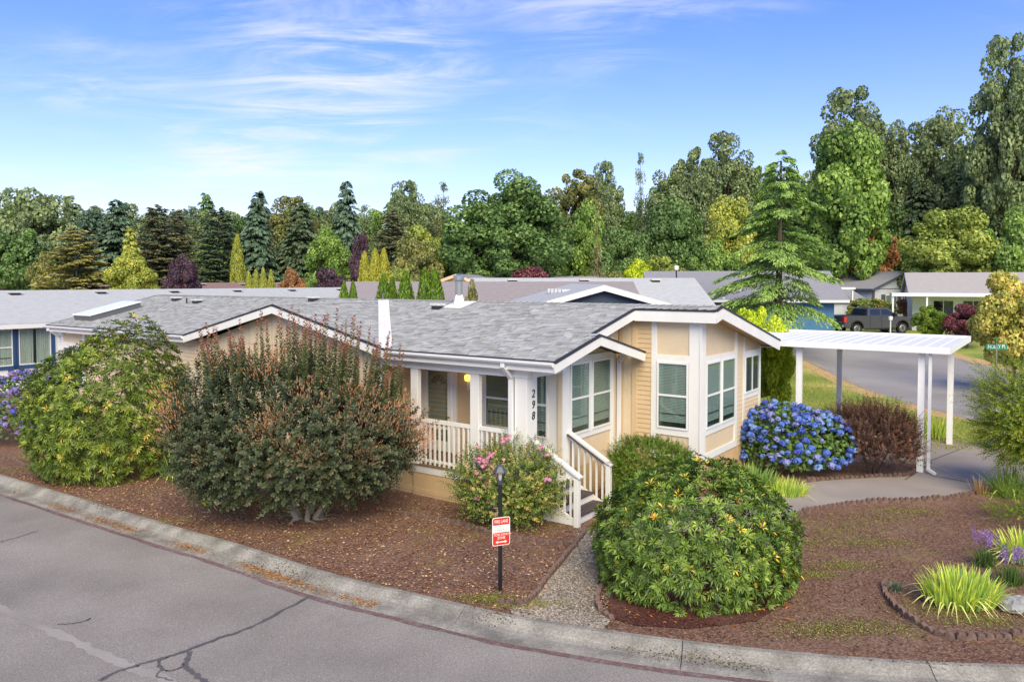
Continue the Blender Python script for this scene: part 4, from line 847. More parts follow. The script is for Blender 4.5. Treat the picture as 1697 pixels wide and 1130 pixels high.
# ================================================================== PICKUP
def pickup(loc, rz):
    e = tag(empty('pickup_truck', loc, rz), 'dark grey crew cab pickup truck parked on the driveway of the pale grey house', 'pickup truck')
    paint = mat('charcoal_paint', lin(76, 76, 84), .35, metal=.4, coat=.6); tyre = mat('tyre_rubber', lin(30, 30, 32), .9); alloy = mat('alloy_wheel', lin(150, 152, 156), .35, metal=.8); gl = mat('tinted_glass', lin(34, 44, 48), .08); chrome = mat('bumper_chrome', lin(180, 182, 186), .25, metal=.9)
    W2 = 1.0
    def arch(cx, r, n=9): return [(cx + r*math.cos(math.pi*i/n), .50 + r*math.sin(math.pi*i/n)) for i in range(n + 1)]
    # length 5.9: rear x=-2.95, front x=2.95
    low = [(-2.92, .55), (-2.92, 1.32), (-2.86, 1.36), (-.95, 1.36), (1.62, 1.30), (2.6, 1.22), (2.86, 1.12), (2.95, .9), (2.95, .5), (2.45, .42)] + arch(1.93, .50)[0:] + [(1.38, .40), (-1.30, .40)] + arch(-1.85, .50) + [(-2.4, .45)]
    body = MB().prism([(x, -W2, z) for x, z in low], (0, 2*W2, 0)).build('body', paint, e, bevel=.035)
    cab = [(-.98, 1.34), (-.86, 1.86), (-.72, 1.93), (.62, 1.93), (.80, 1.89), (1.62, 1.30)]
    n = len(cab); m = MB(); vs = [(x, -W2*.97 + (z - 1.3)*.28, z) for x, z in cab] + [(x, W2*.97 - (z - 1.3)*.28, z) for x, z in cab]
    m.add(vs, [tuple(range(n)), tuple(range(n, 2*n))[::-1]] + [(i, n + i, n + (i + 1) % n, (i + 1) % n) for i in range(n)]); c = m.build('cab', paint, e, bevel=.03)
    for s_ in (-1, 1):
        yy = lambda z: s_*(W2*.97 - (z - 1.3)*.28 + .006)
        for pts in ([(-.78, 1.40), (-.70, 1.82), (.10, 1.82), (.10, 1.40)], [(.20, 1.40), (.20, 1.82), (.66, 1.82), (1.36, 1.40)]):
            MB().prism([(x, yy(z), z) for x, z in pts], (0, s_*.004, 0)).build('side_window', gl, c)
        MB().box(.14, .17, s_*W2 - .003, s_*W2 + .003, .5, 1.3).build('door_seam', tyre, body); MB().box(-.80, -.77, s_*W2 - .003, s_*W2 + .003, .5, 1.3).build('door_seam', tyre, body)
        for hx in (.0, 1.02): MB().box(hx - .1, hx + .1, s_*(W2 + .0), s_*(W2 + .03), 1.12, 1.16).build('door_handle', paint, body)
        MB().box(1.1, 1.3, min(s_*1.0, s_*1.24), max(s_*1.0, s_*1.24), 1.34, 1.54).build('wing_mirror', tyre, c, bevel=.03)
        MB().box(-2.94, -2.72, min(s_*.82, s_*1.008), max(s_*.82, s_*1.008), .92, 1.26).build('tail_light', mat('tail_light_red', lin(200, 40, 36), .3), body)
        MB().box(2.62, 2.97, min(s_*.62, s_*.99), max(s_*.62, s_*.99), .86, 1.1).build('headlight', chrome, body)
        MB().box(-1.2, 1.3, min(s_*.9, s_*1.05), max(s_*.9, s_*1.05), .33, .38).build('running_board', tyre, body)
        for cx in (1.93, -1.85):
            fl2 = [(x, z) for x, z in arch(cx, .53)] + [(x, z) for x, z in arch(cx, .46)][::-1]
            MB().prism([(x, s_*1.0, z) for x, z in fl2], (0, s_*.04, 0)).build('fender_flare', tyre, body)
            wl = MB().tube((cx, s_*.74, .40), (cx, s_*1.0, .40), .40, .40, 20).build('wheel', tyre, e); MB().tube((cx, s_*1.0, .40), (cx, s_*1.012, .40), .26, .24, 12).build('rim', alloy, wl)
            for q in range(6):
                a = q*math.pi/3; MB().beam((cx, s_*1.016, .40), (cx + .22*math.cos(a), s_*1.016, .40 + .22*math.sin(a)), .01, .05, up=(0, s_, 0)).build('spoke', tyre, wl)
    MB().prism([(-.985, -.7, 1.42), (-.985, .7, 1.42), (-.90, .62, 1.82), (-.90, -.62, 1.82)], (-.006, 0, 0)).build('rear_window', gl, c); MB().prism([(1.52, -.8, 1.385), (1.52, .8, 1.385), (.86, .66, 1.865), (.86, -.66, 1.865)], (.006, 0, .006)).build('windscreen', gl, c)
    MB().box(-2.78, -1.08, -.86, .86, 1.3605, 1.366).build('bed_opening', mat('bed_liner', lin(22, 22, 24), .9), body); MB().box(-3.06, -2.93, -.98, .98, .52, .72).build('rear_bumper', chrome, e, bevel=.02); MB().box(-2.945, -2.925, -.78, .78, .8, 1.3).build('tailgate', paint, body)
    return e
tp = at(1442, 551, 60.3); pk = pickup((tp.x, 60.3, terr(0, 60.3)), math.radians(14)); pk.scale = (1.08, 1.05, 1.05)

# ================================================================== VEGETATION
def lc(*c): return lin(*c)
LM = {}
def leafmat(name, stops, trans=.28, rough=.5, spec=.35):
    stops = [(p_, tuple(min(1, q*1.6) for q in c_[:3]) + (1,)) for p_, c_ in stops]
    LM[name] = ramp_mat('leaf_' + name, stops, rough, trans, spec); return LM[name]
leafmat('rhodo', [(0, lc(44, 64, 26)), (.35, lc(80, 106, 42)), (.7, lc(122, 144, 62)), (.88, lc(166, 176, 82)), (.95, lc(206, 180, 70)), (1, lc(204, 136, 56))], .18, .38)
leafmat('rhodo_y', [(0, lc(50, 68, 26)), (.35, lc(86, 106, 40)), (.7, lc(128, 142, 58)), (.9, lc(170, 168, 76)), (1, lc(204, 156, 76))], .2, .4)
leafmat('smoke', [(0, lc(48, 60, 42)), (.35, lc(76, 86, 60)), (.58, lc(104, 96, 72)), (.68, lc(140, 104, 88)), (.85, lc(166, 108, 88)), (1, lc(196, 132, 102))], .2, .6)
leafmat('smoke_shoot', [(0, lc(70, 86, 54)), (.45, lc(104, 110, 72)), (.7, lc(136, 102, 78)), (1, lc(146, 78, 66))], .25, .6)
leafmat('plume', [(0, lc(176, 116, 84)), (.6, lc(206, 146, 108)), (1, lc(220, 170, 130))], .3, .8)
leafmat('hydrangea', [(0, lc(44, 66, 34)), (1, lc(98, 128, 62))], .2, .5)
leafmat('barberry', [(0, lc(54, 38, 34)), (.55, lc(92, 66, 54)), (1, lc(136, 98, 78))], .2, .6)
leafmat('rose', [(0, lc(56, 76, 36)), (.45, lc(106, 126, 62)), (.7, lc(156, 150, 84)), (1, lc(198, 158, 100))], .25, .5)
leafmat('boxy', [(0, lc(58, 78, 26)), (.6, lc(98, 124, 42)), (.95, lc(140, 154, 62)), (1, lc(150, 120, 70))], .2, .5)
leafmat('iris_y', [(0, lc(104, 142, 84)), (.35, lc(156, 178, 78)), (.75, lc(214, 212, 96)), (1, lc(232, 214, 140))], .3, .5)
leafmat('iris_g', [(0, lc(62, 96, 54)), (.5, lc(112, 146, 72)), (1, lc(182, 190, 100))], .3, .5)
leafmat('straw', [(0, lc(120, 84, 52)), (1, lc(206, 172, 112))], .3, .8)
leafmat('oak', [(0, lc(54, 78, 44)), (.5, lc(86, 114, 64)), (1, lc(126, 152, 88))])
leafmat('maple', [(0, lc(66, 92, 46)), (.5, lc(104, 134, 64)), (1, lc(156, 176, 92))])
leafmat('yellowgreen', [(0, lc(92, 110, 54)), (.5, lc(132, 146, 72)), (1, lc(178, 182, 98))])
leafmat('gold', [(0, lc(108, 122, 56)), (.5, lc(148, 154, 72)), (1, lc(192, 188, 96))])
leafmat('poplar', [(0, lc(76, 92, 64)), (.5, lc(108, 124, 84)), (1, lc(150, 162, 114))])
leafmat('olive', [(0, lc(70, 78, 46)), (.5, lc(112, 116, 66)), (1, lc(156, 148, 92))])
leafmat('fir', [(0, lc(48, 68, 56)), (.5, lc(72, 94, 76)), (1, lc(106, 126, 100))], .1)
leafmat('darkfir', [(0, lc(46, 60, 46)), (.5, lc(70, 86, 64)), (1, lc(98, 112, 82))], .1)
leafmat('brownfir', [(0, lc(62, 68, 48)), (.5, lc(90, 94, 66)), (1, lc(122, 118, 86))], .1)
leafmat('deodar', [(0, lc(58, 86, 46)), (.5, lc(102, 132, 66)), (1, lc(164, 186, 104))], .15)
leafmat('tanpine', [(0, lc(88, 94, 56)), (.5, lc(128, 126, 76)), (1, lc(170, 158, 98))], .15)
leafmat('arb', [(0, lc(50, 76, 26)), (.5, lc(84, 114, 38)), (1, lc(124, 148, 56))], .15)
leafmat('arbgold', [(0, lc(112, 122, 44)), (.5, lc(150, 152, 62)), (1, lc(186, 176, 84))], .15)
leafmat('purple', [(0, lc(44, 32, 44)), (.6, lc(78, 56, 68)), (1, lc(112, 86, 92))], .15)
leafmat('maroon', [(0, lc(66, 36, 42)), (.6, lc(106, 58, 64)), (1, lc(144, 84, 86))], .2)
leafmat('rust', [(0, lc(92, 64, 44)), (.5, lc(138, 96, 64)), (1, lc(180, 134, 86))], .2)
leafmat('dead', [(0, lc(122, 92, 76)), (1, lc(170, 138, 116))], .1)
leafmat('lime', [(0, lc(112, 134, 34)), (.5, lc(168, 184, 48)), (1, lc(216, 218, 82))], .3)
leafmat('pale', [(0, lc(112, 122, 58)), (.5, lc(164, 160, 82)), (.85, lc(204, 186, 108)), (1, lc(206, 156, 92))], .3)
leafmat('juniper', [(0, lc(62, 82, 28)), (.5, lc(112, 130, 42)), (.9, lc(168, 168, 66)), (1, lc(190, 130, 60))], .2)
M_bark = mat('bark', lin(96, 80, 68), .95, var=.25, scale=4, bump=.6, stretch=(4, 4, .7)); M_bark_d = mat('dark_bark', lin(66, 54, 46), .95, var=.25, scale=4, stretch=(4, 4, .7)); M_bark_p = mat('pale_bark', lin(158, 148, 134), .9, var=.2, scale=3)
M_twig = mat('twig', lin(104, 84, 66), .95)

# ---------- crown prototypes (unit height 1, radius 1 in plan; scaled per tree; leaf sizes follow)
ASP = {'cotton': 3.2, 'round': 2.2, 'oak': 2.3, 'egg': 2.5, 'poplar': 4.2, 'sparse': 5.5, 'fir': 3.6, 'pine': 3.0, 'deodar': 2.9, 'dead': 5.0, 'arb': 3.6, 'weep': 4.0}
def crown_round(seed, K, n, lsz, asp, flat=.75, low=.12, egg=0.0, clump=(.20, .34)):
    r = np.random.default_rng(seed); Pn, Dn, Nn, rr = [], [], [], []; cents = []
    for _ in range(K):
        d = rsph(r, 1)[0]; rad = r.uniform(.35, .80); c = d*rad; c[2] = c[2]*.5 + .5
        t = c[2]; taper = 1 - egg*max(0, t - .35); c[0] *= taper; c[1] *= taper; c[2] = low + (1 - low)*min(max(t, .06), .93); cr = r.uniform(*clump); cents.append((c, cr))
    cents.append((np.array([0, 0, .5]), .35))
    for c, cr in cents:
        d = rsph(r, n); d[:, 2] = d[:, 2]*.9 + .1; q = r.uniform(.72, 1.06, (n, 1))**.6; p = (c + d*q*cr*np.array([1, 1, flat*1.25/asp]))*np.array([1, 1, asp]); Pn.append(p)
        o_ = unit(d + r.normal(0, .55, (n, 3)) + np.array([0, 0, .15])); Nn.append(o_); Dn.append(unit(np.cross(o_, rsph(r, n)) + np.array([0, 0, -.25])))
        rr.append(np.clip(r.beta(2, 2.4, n) + r.uniform(-.18, .18), 0, 1))
    Pn, Dn, Nn, rr = map(np.concatenate, (Pn, Dn, Nn, rr)); ls = lsz*r.uniform(.6, 1.25, len(Pn))
    return leaf_mesh('crown', Pn - Dn*ls[:, None]*.5, Dn, Nn, ls, ls*.78, rr), [c*np.array([1, 1, asp]) for c, _ in cents]
def crown_poplar(seed, B, n, lsz, asp, spread=.95, gap=.0):
    """tall airy tree: ascending leaders carrying separate leaf clumps, sky between them"""
    r = np.random.default_rng(seed); Pn, Dn, Nn, rr = [], [], [], []; cents = []; nl = 7; lead = []
    for i in range(nl):
        a = 2*math.pi*i/nl + r.uniform(-.4, .4); ht = r.uniform(.62, .93) if i else 1.0; o_ = r.uniform(.25, .85)*spread if i else .08; lead.append((np.array([0, 0, r.uniform(.08, .3)]), np.array([math.cos(a)*o_, math.sin(a)*o_, ht])))
    for i in range(B):
        b0, b1 = lead[r.integers(nl)]; t_ = r.uniform(.12, 1.0); c = b0 + (b1 - b0)*t_; c = c + np.array([r.normal(0, .24), r.normal(0, .24), 0])*spread*(1.1 - t_*.75); c[2] = min(c[2], .975); cr = r.uniform(.12, .27)*(1.15 - .45*t_); cents.append(c*np.array([1, 1, asp])); m = int(n*(.5 + cr*3))
        d = rsph(r, m); p = c*np.array([1, 1, asp]) + d*(r.uniform(.25, 1.0, (m, 1))**.5)*cr*np.array([1, 1, 1.25]); Pn.append(p); nn_ = unit(d*.6 + r.normal(0, .7, (m, 3)) + np.array([0, 0, .2])); Nn.append(nn_); Dn.append(unit(np.cross(nn_, rsph(r, m)))); rr.append(np.clip(r.beta(2, 2.2, m) + r.uniform(-.22, .22), 0, 1))
    Pn, Dn, Nn, rr = map(np.concatenate, (Pn, Dn, Nn, rr)); ls = lsz*r.uniform(.6, 1.25, len(Pn))
    return leaf_mesh('crown', Pn, Dn, Nn, ls, ls*.75, rr), cents
def crown_conifer(seed, levels, per, n, lsz, asp, droop=.25, power=.85, low=.06, jag=.3, tipup=.0, dens_w=.12, thin=.34):
    r = np.random.default_rng(seed); Pn, Dn, Nn, rr = [], [], [], []; br = []
    for i in range(levels):
        f = i/(levels - 1); z = low + (1 - low)*f**.92; rad = (1 - f)**power*1.0 + .015
        for j in range(max(3, int(per*(1 - f*.55)))):
            a = r.uniform(0, 2*math.pi); R_ = rad*(1 - jag*r.uniform(0, 1)); zz_ = z + r.normal(0, .010); tip = np.array([math.cos(a)*R_, math.sin(a)*R_, zz_*asp - droop*R_*.75 + tipup*R_*.6]); root = np.array([0, 0, zz_*asp + R_*.06]); br.append((root, tip))
            m = max(4, int(n*(.25 + R_))); t = r.beta(1.6, 1.0, (m, 1)); p = root + (tip - root)*t; p[:, 2:] += np.sin(t*math.pi)*.09*R_*(1 if droop > .3 else .5)
            sd_ = np.array([-math.sin(a), math.cos(a), 0]); wv = dens_w*R_*(1.15 - t)*r.normal(0, 1, (m, 1)); p = p + sd_*wv + np.array([0, 0, 1])*(-np.abs(wv)*.35 - r.uniform(0, .06, (m, 1))*droop*2)
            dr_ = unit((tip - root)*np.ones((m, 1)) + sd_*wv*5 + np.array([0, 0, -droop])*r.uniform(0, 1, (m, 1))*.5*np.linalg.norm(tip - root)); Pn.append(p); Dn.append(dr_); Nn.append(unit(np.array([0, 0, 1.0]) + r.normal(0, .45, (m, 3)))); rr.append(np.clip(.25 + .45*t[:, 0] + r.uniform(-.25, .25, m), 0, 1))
    Pn, Dn, Nn, rr = map(np.concatenate, (Pn, Dn, Nn, rr)); ls = lsz*r.uniform(.6, 1.3, len(Pn))
    return leaf_mesh('crown', Pn, Dn, Nn, ls, ls*thin, rr, droop=.12), br
def crown_flame(seed, n, lsz, asp, low=.0, power=.55, belly=.28):
    """dense clipped-looking arborvitae: sprays pointing up and out"""
    r = np.random.default_rng(seed); t = r.uniform(0, 1, n)**.85; a = r.uniform(0, 2*math.pi, n); prof = np.where(t < belly, .78 + .22*t/belly, np.maximum(1 - ((t - belly)/(1 - belly))**1.6, 0)**power)
    lob = 1 + .10*np.sin(a*5 + t*9) + .06*np.sin(a*11 - t*17); q = r.uniform(.72, 1.04, n)*lob; p = np.stack([np.cos(a)*prof*q, np.sin(a)*prof*q, asp*(low + (1 - low)*t)], 1); o_ = np.stack([np.cos(a), np.sin(a), np.full(n, .1)], 1)
    d = unit(o_*.35 + np.array([0, 0, .5]) + r.normal(0, .28, (n, 3))); ls = lsz*r.uniform(.6, 1.3, n)
    return leaf_mesh('crown', p, d, unit(o_ + r.normal(0, .4, (n, 3))), ls, ls*.42, np.clip(r.beta(2, 2, n), 0, 1)), []
PROTO = {}
A_ = ASP
PROTO['round'] = [crown_round(s, 60, 420, .072, A_['round'], clump=(.14, .30)) for s in (11, 12, 13, 14)]
PROTO['oak'] = [crown_round(21, 130, 420, .046, A_['oak'], clump=(.11, .22), low=.06)]
PROTO['egg'] = [crown_round(s, 90, 330, .062, A_['egg'], egg=.55, low=.06, clump=(.12, .25)) for s in (31, 32)]
PROTO['poplar'] = [crown_poplar(s, 170, 120, .066, A_['poplar']) for s in (41, 42, 43, 46)]
PROTO['cotton'] = [crown_round(s, 120, 170, .058, A_['cotton'], clump=(.10, .21), low=.08, egg=.35) for s in (71, 72, 73, 74)]
PROTO['sparse'] = [crown_poplar(s, 110, 64, .066, A_['sparse'], .75) for s in (44, 45)]
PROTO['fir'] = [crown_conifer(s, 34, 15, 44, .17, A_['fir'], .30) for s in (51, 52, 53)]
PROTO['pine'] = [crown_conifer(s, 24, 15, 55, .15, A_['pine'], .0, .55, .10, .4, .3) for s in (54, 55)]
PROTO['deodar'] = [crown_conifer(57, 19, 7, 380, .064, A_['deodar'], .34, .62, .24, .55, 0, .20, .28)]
PROTO['dead'] = [crown_conifer(58, 24, 8, 10, .22, A_['dead'], .5, .8, .1, .3, 0, .05, .06)]
PROTO['arb'] = [crown_flame(s, 5200, .15, A_['arb'], power=.62) for s in (61, 62)]
def trunk_mesh(kind, cents, seed):
    r = random.Random(seed); m = MB(); top = .95 if kind in ('fir', 'pine', 'deodar', 'dead', 'poplar', 'sparse', 'arb', 'weep') else .62
    rad = {'deodar': .055, 'oak': .06}.get(kind, .035); asp = ASP[kind]; pts = [Vector((r.uniform(-.015, .015), r.uniform(-.015, .015), asp*top*i/5)) for i in range(6)]; pts[0] = Vector((0, 0, -.02))
    for i in range(5): m.tube(pts[i], pts[i + 1], rad*(1 - .17*i) + .004, rad*(1 - .17*(i + 1)) + .004, 7, cap=False)
    if kind in ('round', 'oak', 'egg', 'poplar', 'sparse', 'cotton'):
        for c in cents[:34]:
            c = Vector(c); z0 = max(.1, c.z*(.55 if kind != 'poplar' else .8)); b = Vector((0, 0, min(z0, top*asp))); mid = b.lerp(c, .5) + Vector((0, 0, .02)); m.tube(b, mid, rad*.42, rad*.28, 5, cap=False); m.tube(mid, c, rad*.28, rad*.08, 5, cap=False)
    elif kind in ('deodar', 'dead', 'fir', 'pine'):
        for rt, tp_ in cents[::(1 if kind == 'dead' else 3)]: m.tube(rt, Vector(rt).lerp(Vector(tp_), .85), rad*.16, rad*.05, 4, cap=False)
    me = bpy.data.meshes.new('trunk'); me.from_pydata(m.v, [], m.f); me.update(); return me
TRUNK = {k: [trunk_mesh(k, c, i) for i, (_, c) in enumerate(v)] for k, v in PROTO.items()}
for k, v in PROTO.items():
    for c, _ in v: c.materials.append(None)
for v in TRUNK.values():
    for c in v: c.materials.append(None)
tcount = 0
def tree(kind, name, colr, label, px, top, hwpx, Y, group=None, base=None, bark=None, cat='tree', var=None, rzv=None, zbase=None, squash=1.0):
    global tcount; tcount += 1; r = random.Random(tcount*13 + 5); tpn = at(px, top, Y); z0 = terr(tpn.x, Y) - .05 if zbase is None else zbase; H_ = (tpn.z - z0)*(1.06 if kind == 'cotton' else 1.0); R_ = hwpx/F*Y
    i = (tcount if var is None else var) % len(PROTO[kind]); e = tag(empty(name, (tpn.x, Y, z0), r.uniform(0, 6.28) if rzv is None else rzv), label, cat, group)
    for nm, me, m_ in (('trunk', TRUNK[kind][i], bark or (M_bark_d if kind in ('fir', 'pine') else M_bark)), ('crown', PROTO[kind][i][0], LM[colr])):
        o_ = bpy.data.objects.new(nm, me); COL.objects.link(o_); o_.parent = e; o_.material_slots[0].link = 'OBJECT'; o_.material_slots[0].material = m_
        o_.scale = (R_, R_*squash, H_/ASP[kind])
    return e
t = tree
# the wood behind, left to right
t('round', 'broadleaf_tree', 'poplar', 'loose grey green broadleaf tree standing above the white navy trimmed house', 58, 308, 77.76, 82)
t('round', 'broadleaf_tree', 'oak', 'dark bushy broadleaf tree in front of the loose grey green one', 12, 362, 66.96, 70)
t('round', 'broadleaf_tree', 'olive', 'small dull green tree between dark bushy tree and tan pine', 80, 420, 34.56, 66)
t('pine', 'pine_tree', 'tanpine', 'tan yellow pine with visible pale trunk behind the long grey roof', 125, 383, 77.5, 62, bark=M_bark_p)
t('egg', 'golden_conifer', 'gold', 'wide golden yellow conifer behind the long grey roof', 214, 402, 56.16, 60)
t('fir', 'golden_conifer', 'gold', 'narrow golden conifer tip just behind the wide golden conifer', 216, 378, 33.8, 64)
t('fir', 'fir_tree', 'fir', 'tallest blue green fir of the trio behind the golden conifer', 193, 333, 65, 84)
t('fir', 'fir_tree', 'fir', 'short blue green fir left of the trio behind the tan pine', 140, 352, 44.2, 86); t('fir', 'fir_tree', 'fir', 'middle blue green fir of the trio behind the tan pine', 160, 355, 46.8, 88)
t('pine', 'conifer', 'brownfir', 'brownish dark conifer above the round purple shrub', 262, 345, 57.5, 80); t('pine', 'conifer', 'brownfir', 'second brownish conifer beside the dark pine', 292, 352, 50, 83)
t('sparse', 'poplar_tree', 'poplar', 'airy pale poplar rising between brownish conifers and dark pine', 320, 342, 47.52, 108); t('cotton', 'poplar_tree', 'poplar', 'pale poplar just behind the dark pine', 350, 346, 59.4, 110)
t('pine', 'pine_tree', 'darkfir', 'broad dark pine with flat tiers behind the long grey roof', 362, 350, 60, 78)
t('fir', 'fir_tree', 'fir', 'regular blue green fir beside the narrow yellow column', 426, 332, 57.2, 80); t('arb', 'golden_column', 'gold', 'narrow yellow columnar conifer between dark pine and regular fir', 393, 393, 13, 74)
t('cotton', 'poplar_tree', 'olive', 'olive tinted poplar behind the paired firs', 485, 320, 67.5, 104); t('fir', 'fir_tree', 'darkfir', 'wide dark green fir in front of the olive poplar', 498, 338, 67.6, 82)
t('fir', 'fir_tree', 'fir', 'tall slim blue green fir above the bright green conifer', 574, 302, 52, 92); t('sparse', 'poplar_tree', 'poplar', 'thin pale poplar right of the tall slim fir', 604, 340, 36.72, 104)
t('egg', 'bright_conifer', 'maple', 'bright green conical tree left of the weeping purple tree', 542, 362, 54, 70); t('egg', 'weeping_tree', 'purple', 'weeping blackish purple tree hanging like a curtain', 596, 374, 23, 66)
t('round', 'purple_shrub', 'purple', 'round dark purple shrub rising over the red brown roof', 300, 424, 34.56, 60, cat='shrub'); t('round', 'purple_shrub', 'purple', 'wide purple shrub at the foot of the weeping tree', 548, 436, 38.88, 60, cat='shrub'); t('round', 'red_brown_shrub', 'rust', 'low red brown shrub left of the wide purple shrub', 482, 442, 28.08, 60, cat='shrub')
for q, (x, tp_, hwv) in enumerate(((604, 421, 11), (622, 416, 12), (636, 416, 11))):
    t('arb', 'golden_arborvitae', 'arbgold', ['olive gold arborvitae, first of three by the purple shrub', 'olive gold arborvitae, middle of the three tall ones', 'olive gold arborvitae, last of three beside the green broadleaf'][q], x, tp_, hwv*1.25, 56, 'golden arborvitae trio')
for x, tp_ in ((412, 452), (424, 449), (436, 446), (449, 450)): t('arb', 'gold_shrub', 'gold', 'small golden dome shrub in a row behind the long grey roof', x, tp_, 9, 58, 'row of small golden shrubs', cat='shrub')
t('cotton', 'poplar_tree', 'poplar', 'tall full poplar left of the big oak', 675, 293, 56.7, 98); t('sparse', 'poplar_tree', 'olive', 'sparse brownish poplar between full poplar and big oak', 735, 302, 32.4, 104)
t('pine', 'conifer', 'brownfir', 'brown green conifer below the tall full poplar', 648, 352, 52.5, 78); t('round', 'broadleaf_tree', 'yellowgreen', 'light green rounded tree in front of the sparse poplar', 708, 362, 56.16, 76); t('round', 'broadleaf_tree', 'olive', 'drooping olive tree left of the big oak', 690, 392, 49.68, 68); t('round', 'lime_shrub', 'yellowgreen', 'yellow green shrub at the foot of the drooping olive tree', 665, 432, 28.08, 62, cat='shrub')
t('oak', 'oak_tree', 'oak', 'huge spreading dark green oak in the middle of the wood', 840, 276, 127.44, 72)
t('cotton', 'poplar_tree', 'olive', 'dense olive poplar just right of the huge oak', 952, 266, 64.8, 100); t('cotton', 'poplar_tree', 'poplar', 'pale upright poplar next to the dense olive one', 1002, 260, 43.2, 102); t('sparse', 'poplar_tree', 'poplar', 'slender spire poplar with sky showing through', 1062, 254, 28.08, 104)
t('round', 'broadleaf_tree', 'maple', 'mid green tree between the huge oak and the dead conifer', 968, 335, 45.36, 80); t('dead', 'dead_conifer', 'dead', 'dead brown conifer with bare branches', 990, 348, 21.6, 66, bark=mat('dead_bark', lin(150, 116, 98), .95))
t('round', 'broadleaf_tree', 'oak', 'dark broadleaf right of the dead conifer', 1030, 372, 51.84, 76); t('round', 'maroon_shrub', 'maroon', 'maroon leaved shrub over the brown grey roof', 884, 430, 56.16, 58, cat='shrub')
t('round', 'broadleaf_tree', 'oak', 'broad dark tree left of the tall tree pair', 1112, 330, 66.96, 84); t('cotton', 'poplar_tree', 'poplar', 'shorter of the tall tree pair behind the golden tree', 1155, 226, 62.1, 96); t('cotton', 'poplar_tree', 'poplar', 'taller of the tall tree pair behind the golden tree', 1203, 212, 70.2, 97, var=1); t('cotton', 'poplar_tree', 'poplar', 'leafy poplar at the left of the tall tree pair', 1110, 262, 62.1, 98)
t('round', 'lime_shrub', 'lime', 'lime green shrub mound behind the navy gabled house', 1062, 432, 36.72, 66, cat='shrub'); t('round', 'lime_shrub', 'yellowgreen', 'yellow green shrub mound next to the lime one', 1100, 415, 47.52, 70, cat='shrub'); t('round', 'shrub', 'olive', 'pale olive shrub mound by the slender black street lamp', 1015, 448, 36.72, 66, cat='shrub')
t('egg', 'golden_tree', 'gold', 'golden yellow tree left of the deodar', 1213, 308, 58.32, 66); t('round', 'broadleaf_tree', 'maple', 'green tree below the golden tree', 1180, 400, 49.68, 64)
# right hand side
t('egg', 'maple_tree', 'maple', 'tall light green maple right of the deodar', 1400, 188, 97.2, 80, var=0)
t('cotton', 'poplar_tree', 'poplar', 'tall poplar crown above the light green maple', 1412, 134, 94.5, 96); t('cotton', 'poplar_tree', 'poplar', 'dark poplar between maple and the twin topped poplar', 1482, 182, 59.4, 95); t('cotton', 'poplar_tree', 'poplar', 'twin topped poplar standing right of the maple', 1552, 163, 78.3, 96); t('cotton', 'poplar_tree', 'poplar', 'wide leaning poplar right of the twin topped one', 1608, 222, 78.3, 92)
t('cotton', 'poplar_tree', 'poplar', 'tallest poplar at the end of the wood', 1672, 44, 81, 82); t('cotton', 'poplar_tree', 'poplar', 'leafy poplar under the tallest one', 1690, 190, 94.5, 84)
t('round', 'rust_tree', 'rust', 'rust spotted dark tree over the pale grey house', 1425, 366, 66.96, 88); t('round', 'broadleaf_tree', 'oak', 'deep green tree filling behind the rust spotted one', 1480, 330, 71.28, 94); t('fir', 'fir_tree', 'darkfir', 'dark fir under the twin topped poplar', 1525, 300, 67.6, 92)
t('egg', 'yellow_maple', 'yellowgreen', 'broad yellow green maple over the white awning house', 1572, 330, 90.72, 74); t('round', 'broadleaf_tree', 'maple', 'rounded green tree right of the yellow green maple', 1678, 346, 64.8, 72); t('round', 'broadleaf_tree', 'oak', 'dark green tree behind the yellow green maple', 1625, 290, 71.28, 90)
# filler wood behind everything
FG = 'far wood trees'
rf_ = random.Random(3)
for i in range(60):
    x = -40 + i*30 + rf_.uniform(-12, 12); top = (320 if x < 780 else 328) + rf_.uniform(-8, 26) - (60 if x > 1060 else 0) - (30 if x > 1450 else 0)
    kd, cl_ = rf_.choice(['round', 'cotton', 'egg', 'fir', 'cotton']), rf_.choice(['oak', 'olive', 'fir', 'maple', 'poplar', 'poplar'])
    lb = '%s %s tree in the dense wood closing the view behind the houses' % ({'round': 'rounded', 'cotton': 'tall loose', 'egg': 'egg shaped', 'fir': 'conical'}[kd], {'oak': 'dark green', 'olive': 'olive', 'fir': 'blue green', 'maple': 'fresh green', 'poplar': 'grey green'}[cl_])
    t(kd, 'wood_tree', cl_, lb, x, top, rf_.uniform(46, 64), 116 + rf_.uniform(-6, 14), 'far wood: ' + lb.split(' tree')[0] + ' trees')
for i in range(46):
    x = -30 + i*38 + rf_.uniform(-12, 12); cl_ = rf_.choice(['oak', 'olive', 'maple', 'oak']); cn_ = {'oak': 'dark green', 'olive': 'olive', 'maple': 'fresh green'}[cl_]
    t('round', 'wood_shrub', cl_, cn_ + ' undergrowth shrub at the foot of the far wood', x, 412 + rf_.uniform(-16, 10), rf_.uniform(34, 50), 98 + rf_.uniform(-5, 8), cn_ + ' undergrowth of the far wood', cat='shrub')
# deodar by the side street
dz = gp(1297, 598); e = t('deodar', 'deodar_cedar', 'deodar', 'large deodar cedar with drooping tiers beside the side street', 1294, 250, 132, 47.0, zbase=terr(0, 47) - .05)
